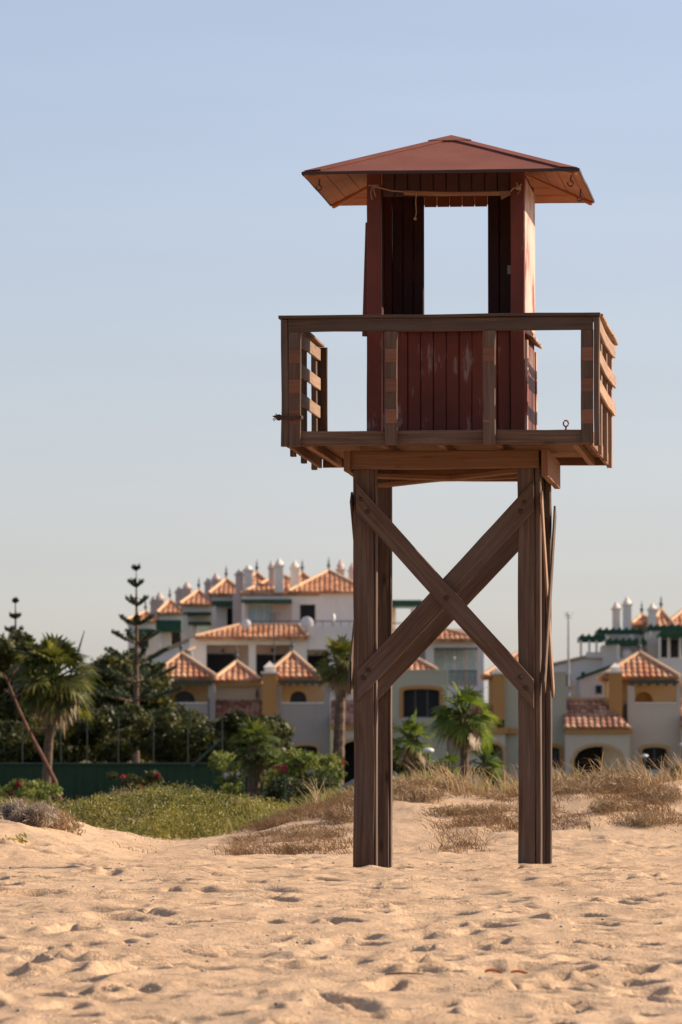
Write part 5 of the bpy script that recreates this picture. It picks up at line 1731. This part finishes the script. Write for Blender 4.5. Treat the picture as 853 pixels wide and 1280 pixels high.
# sharp dark spike standing behind the left palm
a = P(87, 850, 122); b = P(106, 788, 122)
o = empty('leaning_mast', (a.x, 122, ground_z(a.x, 122))); tag(o, 'slim dark pointed spike rising at a slant right of the left palm crown', 'pole')
l0 = o.location.copy()
MB().tube([P(47, 985, 122) - l0, a - l0, a.lerp(b, .45) - l0, b - l0], [.03, .035, .035, .008], 7).build('shaft', M['metal'], o)

# low concrete hump behind the dune, left and right of the left legs
Yc = 76
mb = MB()
top = [(398, 1006), (410, 994), (425, 982), (445, 972), (470, 967), (490, 968), (508, 973), (522, 981), (526, 988)]
pts = [P(x, y, Yc) for x, y in top]
c0 = Vector((P(460, 0, Yc).x, Yc, ground_z(P(460, 0, Yc).x, Yc)))
nb = 8
for k in range(len(pts) - 1):
    for q in range(nb):
        def f(p, t):
            y = Yc + 2.2 * t
            return Vector((p.x, y, p.z - .25 * (2 * t - 1) ** 2 * (.3) + .02 * mnoise.noise(p * 3))) - c0
        mb.face([f(pts[k], q / nb), f(pts[k + 1], q / nb), f(pts[k + 1], (q + 1) / nb), f(pts[k], (q + 1) / nb)])
    zb = c0.z - .3
    a, b = f(pts[k], 0), f(pts[k + 1], 0)
    mb.face([(a.x, a.y, zb - c0.z), (b.x, b.y, zb - c0.z), b, a])
    a, b = f(pts[k], 1), f(pts[k + 1], 1)
    mb.face([(b.x, b.y, zb - c0.z), (a.x, a.y, zb - c0.z), a, b])
a, b = f(pts[-1], 0), f(pts[-1], 1)
mb.face([(a.x, a.y, -.3), (b.x, b.y, -.3), b, a])
a, b = f(pts[0], 0), f(pts[0], 1)
mb.face([(b.x, b.y, -.3), (a.x, a.y, -.3), a, b])
o = mb.build('concrete_hump', M['concrete']); o.location = c0
tag(o, 'low rounded grey concrete hump behind the dune at the left tower legs', 'wall')

# little pale domed lamp between the palms
def garden_lamp(px, py, Y, label, s=1.0, arm=False):
    b = gz(px, Y); t = P(px, py, Y)
    o = empty('garden_lamp', b); tag(o, label, 'lamp', 'small garden lamps behind the dune')
    h = t.z - b.z
    MB().tube([(0, 0, -.2), (0, 0, h - .02)], .03 * s, 8).build('post', M['teal_beam'], o)
    mb = MB().sphere((0, 0, h), .16 * s, 12, 8, .5)
    mb.build('lamp_head', M['dish'], o)
    return o
garden_lamp(535, 938, 105, 'pale domed garden lamp between the two palms seen through the tower legs', .65)
garden_lamp(803, 945, 150, 'pale garden lamp on a thin post before the right turret house window', .6)
garden_lamp(850, 931, 150, 'pale garden lamp at the right edge of the photo', .6)

# things lying on the beach
def small(name, label, cat, px, Y, mbf, m, group=None):
    b = gz(px, Y)
    b.z += float(terrain_detail(np.array([b.x]), np.array([b.y]))[0])
    o = mbf().build(name, M[m]); o.location = b; tag(o, label, cat, group); return o
def twig(L, a, bend=.008, r=.005):
    def f():
        pts = [(L * (t - .5) * math.cos(a), L * (t - .5) * math.sin(a), .012 + bend * math.sin(math.pi * t)) for t in (0, .25, .5, .75, 1)]
        return MB().tube(pts, [r, r * 1.1, r, r * .8, r * .4], 6)
    return f
small('twig', 'thin brown twig lying on the sand left of the tower, longest of the twigs', 'twig', 205, 44.5, twig(.62, .1), 'bark_red', 'twigs on the sand')
small('twig', 'short twig on the sand below the tower near the bottom edge', 'twig', 505, 28.2, twig(.2, .2, .006), 'bark_red', 'twigs on the sand')
small('twig', 'short dark twig lying on the sand at the lower left', 'twig', 75, 30.5, twig(.14, -.4, .006), 'bark', 'twigs on the sand')
def leaf_():
    mb = MB(); n = 8
    for k in range(n):
        a, b = k / n, (k + 1) / n
        w = lambda t: .02 * math.sin(math.pi * min(1, t + .05))
        z = lambda t: .015 + .008 * math.sin(t * 4)
        mb.face([(a * .09, -w(a), z(a) + .01), (b * .09, -w(b), z(b) + .01), (b * .09, 0, z(b)), (a * .09, 0, z(a))])
        mb.face([(a * .09, 0, z(a)), (b * .09, 0, z(b)), (b * .09, w(b), z(b) + .014), (a * .09, w(a), z(a) + .014)])
    return mb
M['leaf_orange'] = flat('orange_dead_leaf', (.45, .14, .04), .7)
small('dead_leaf', 'curled orange dead leaf on the sand near the bottom, left one of two', 'leaf', 604, 28.5, leaf_, 'leaf_orange', 'dead leaves on the sand')
small('dead_leaf', 'curled orange dead leaf on the sand near the bottom, right one of two', 'leaf', 636, 28.6, leaf_, 'leaf_orange', 'dead leaves on the sand')
# pebbles and shell bits nobody could count
g = np.random.default_rng(97)
mb = MB()
for k in range(420):
    Y = 23.5 + 24 * g.random() ** 1.2; x = g.uniform(-3.3, 3.3) * Y / 50
    z = float((terrain_macro(np.array([x]), np.array([Y])) + terrain_detail(np.array([x]), np.array([Y])))[0])
    r = g.uniform(.004, .013)
    mb.sphere((x, Y, z + r * .4), r, 6, 4, .6)
tag(mb.build('pebbles', flat('pebble', (.5, .42, .34), .8, var=.4, scale=3)), 'small pebbles and shell bits scattered on the sand', 'pebbles', kind='stuff')

# ------------------------------------------------------------------ light
SUN_EL, SUN_AZ = 27.0, 14.0      # azimuth measured from +X towards +Y (behind the tower)
sd = Vector((math.cos(R(SUN_EL)) * math.cos(R(SUN_AZ)), math.cos(R(SUN_EL)) * math.sin(R(SUN_AZ)), math.sin(R(SUN_EL))))
sl = bpy.data.lights.new('sun', 'SUN'); so = bpy.data.objects.new('sun', sl); col.objects.link(so)
sl.energy = 5.0; sl.angle = R(.53); sl.color = (1.0, .83, .64)
so.rotation_euler = (-sd).to_track_quat('-Z', 'Y').to_euler()
so.location = (30, 20, 40)
w = bpy.data.worlds.new("World"); scene.world = w; w.use_nodes = True
nt = w.node_tree
bg = nt.nodes['Background']
sky = nt.nodes.new('ShaderNodeTexSky'); sky.sky_type = 'NISHITA'; sky.sun_disc = False
sky.sun_elevation = R(SUN_EL); sky.sun_rotation = R(90 - SUN_AZ)
sky.air_density = 1.0; sky.dust_density = 1.2; sky.ozone_density = 2.6; sky.altitude = 0
tint = nt.nodes.new('ShaderNodeMix'); tint.data_type = 'RGBA'; tint.blend_type = 'MULTIPLY'
tint.inputs[0].default_value = 1; tint.inputs[7].default_value = (1.14, .995, 1.045, 1)
wc = nt.nodes.new('ShaderNodeTexCoord'); wm = nt.nodes.new('ShaderNodeMapping'); wm.inputs['Scale'].default_value = (5, 5, 46); wm.inputs['Rotation'].default_value = (.03, .05, 0)
wn = nt.nodes.new('ShaderNodeTexNoise'); wn.inputs['Scale'].default_value = 1.3; wn.inputs['Detail'].default_value = 5
nt.links.new(wc.outputs['Generated'], wm.inputs[0]); nt.links.new(wm.outputs[0], wn.inputs[0])
wr = nt.nodes.new('ShaderNodeMapRange'); wr.inputs['From Min'].default_value = .42; wr.inputs['From Max'].default_value = .75; wr.inputs['To Min'].default_value = 1.0; wr.inputs['To Max'].default_value = 1.07
nt.links.new(wn.outputs[0], wr.inputs[0])
wv = nt.nodes.new('ShaderNodeVectorMath'); wv.operation = 'SCALE'
nt.links.new(sky.outputs[0], wv.inputs[0]); nt.links.new(wr.outputs[0], wv.inputs['Scale'])
nt.links.new(wv.outputs[0], tint.inputs[6]); hz = nt.nodes.new('ShaderNodeMix'); hz.data_type = 'RGBA'; hz.inputs[0].default_value = .22; hz.inputs[7].default_value = (4.0, 4.1, 4.6, 1)
nt.links.new(tint.outputs[2], hz.inputs[6]); nt.links.new(hz.outputs[2], bg.inputs[0])
bg.inputs[1].default_value = .088
scene.view_settings.view_transform = 'Standard'
scene.view_settings.look = 'None'
scene.view_settings.exposure = .77
scene.view_settings.gamma = 1
scene.cycles.use_adaptive_sampling = True
scene.cycles.use_denoising = True
scene.cycles.max_bounces = 8
scene.cycles.transparent_max_bounces = 4
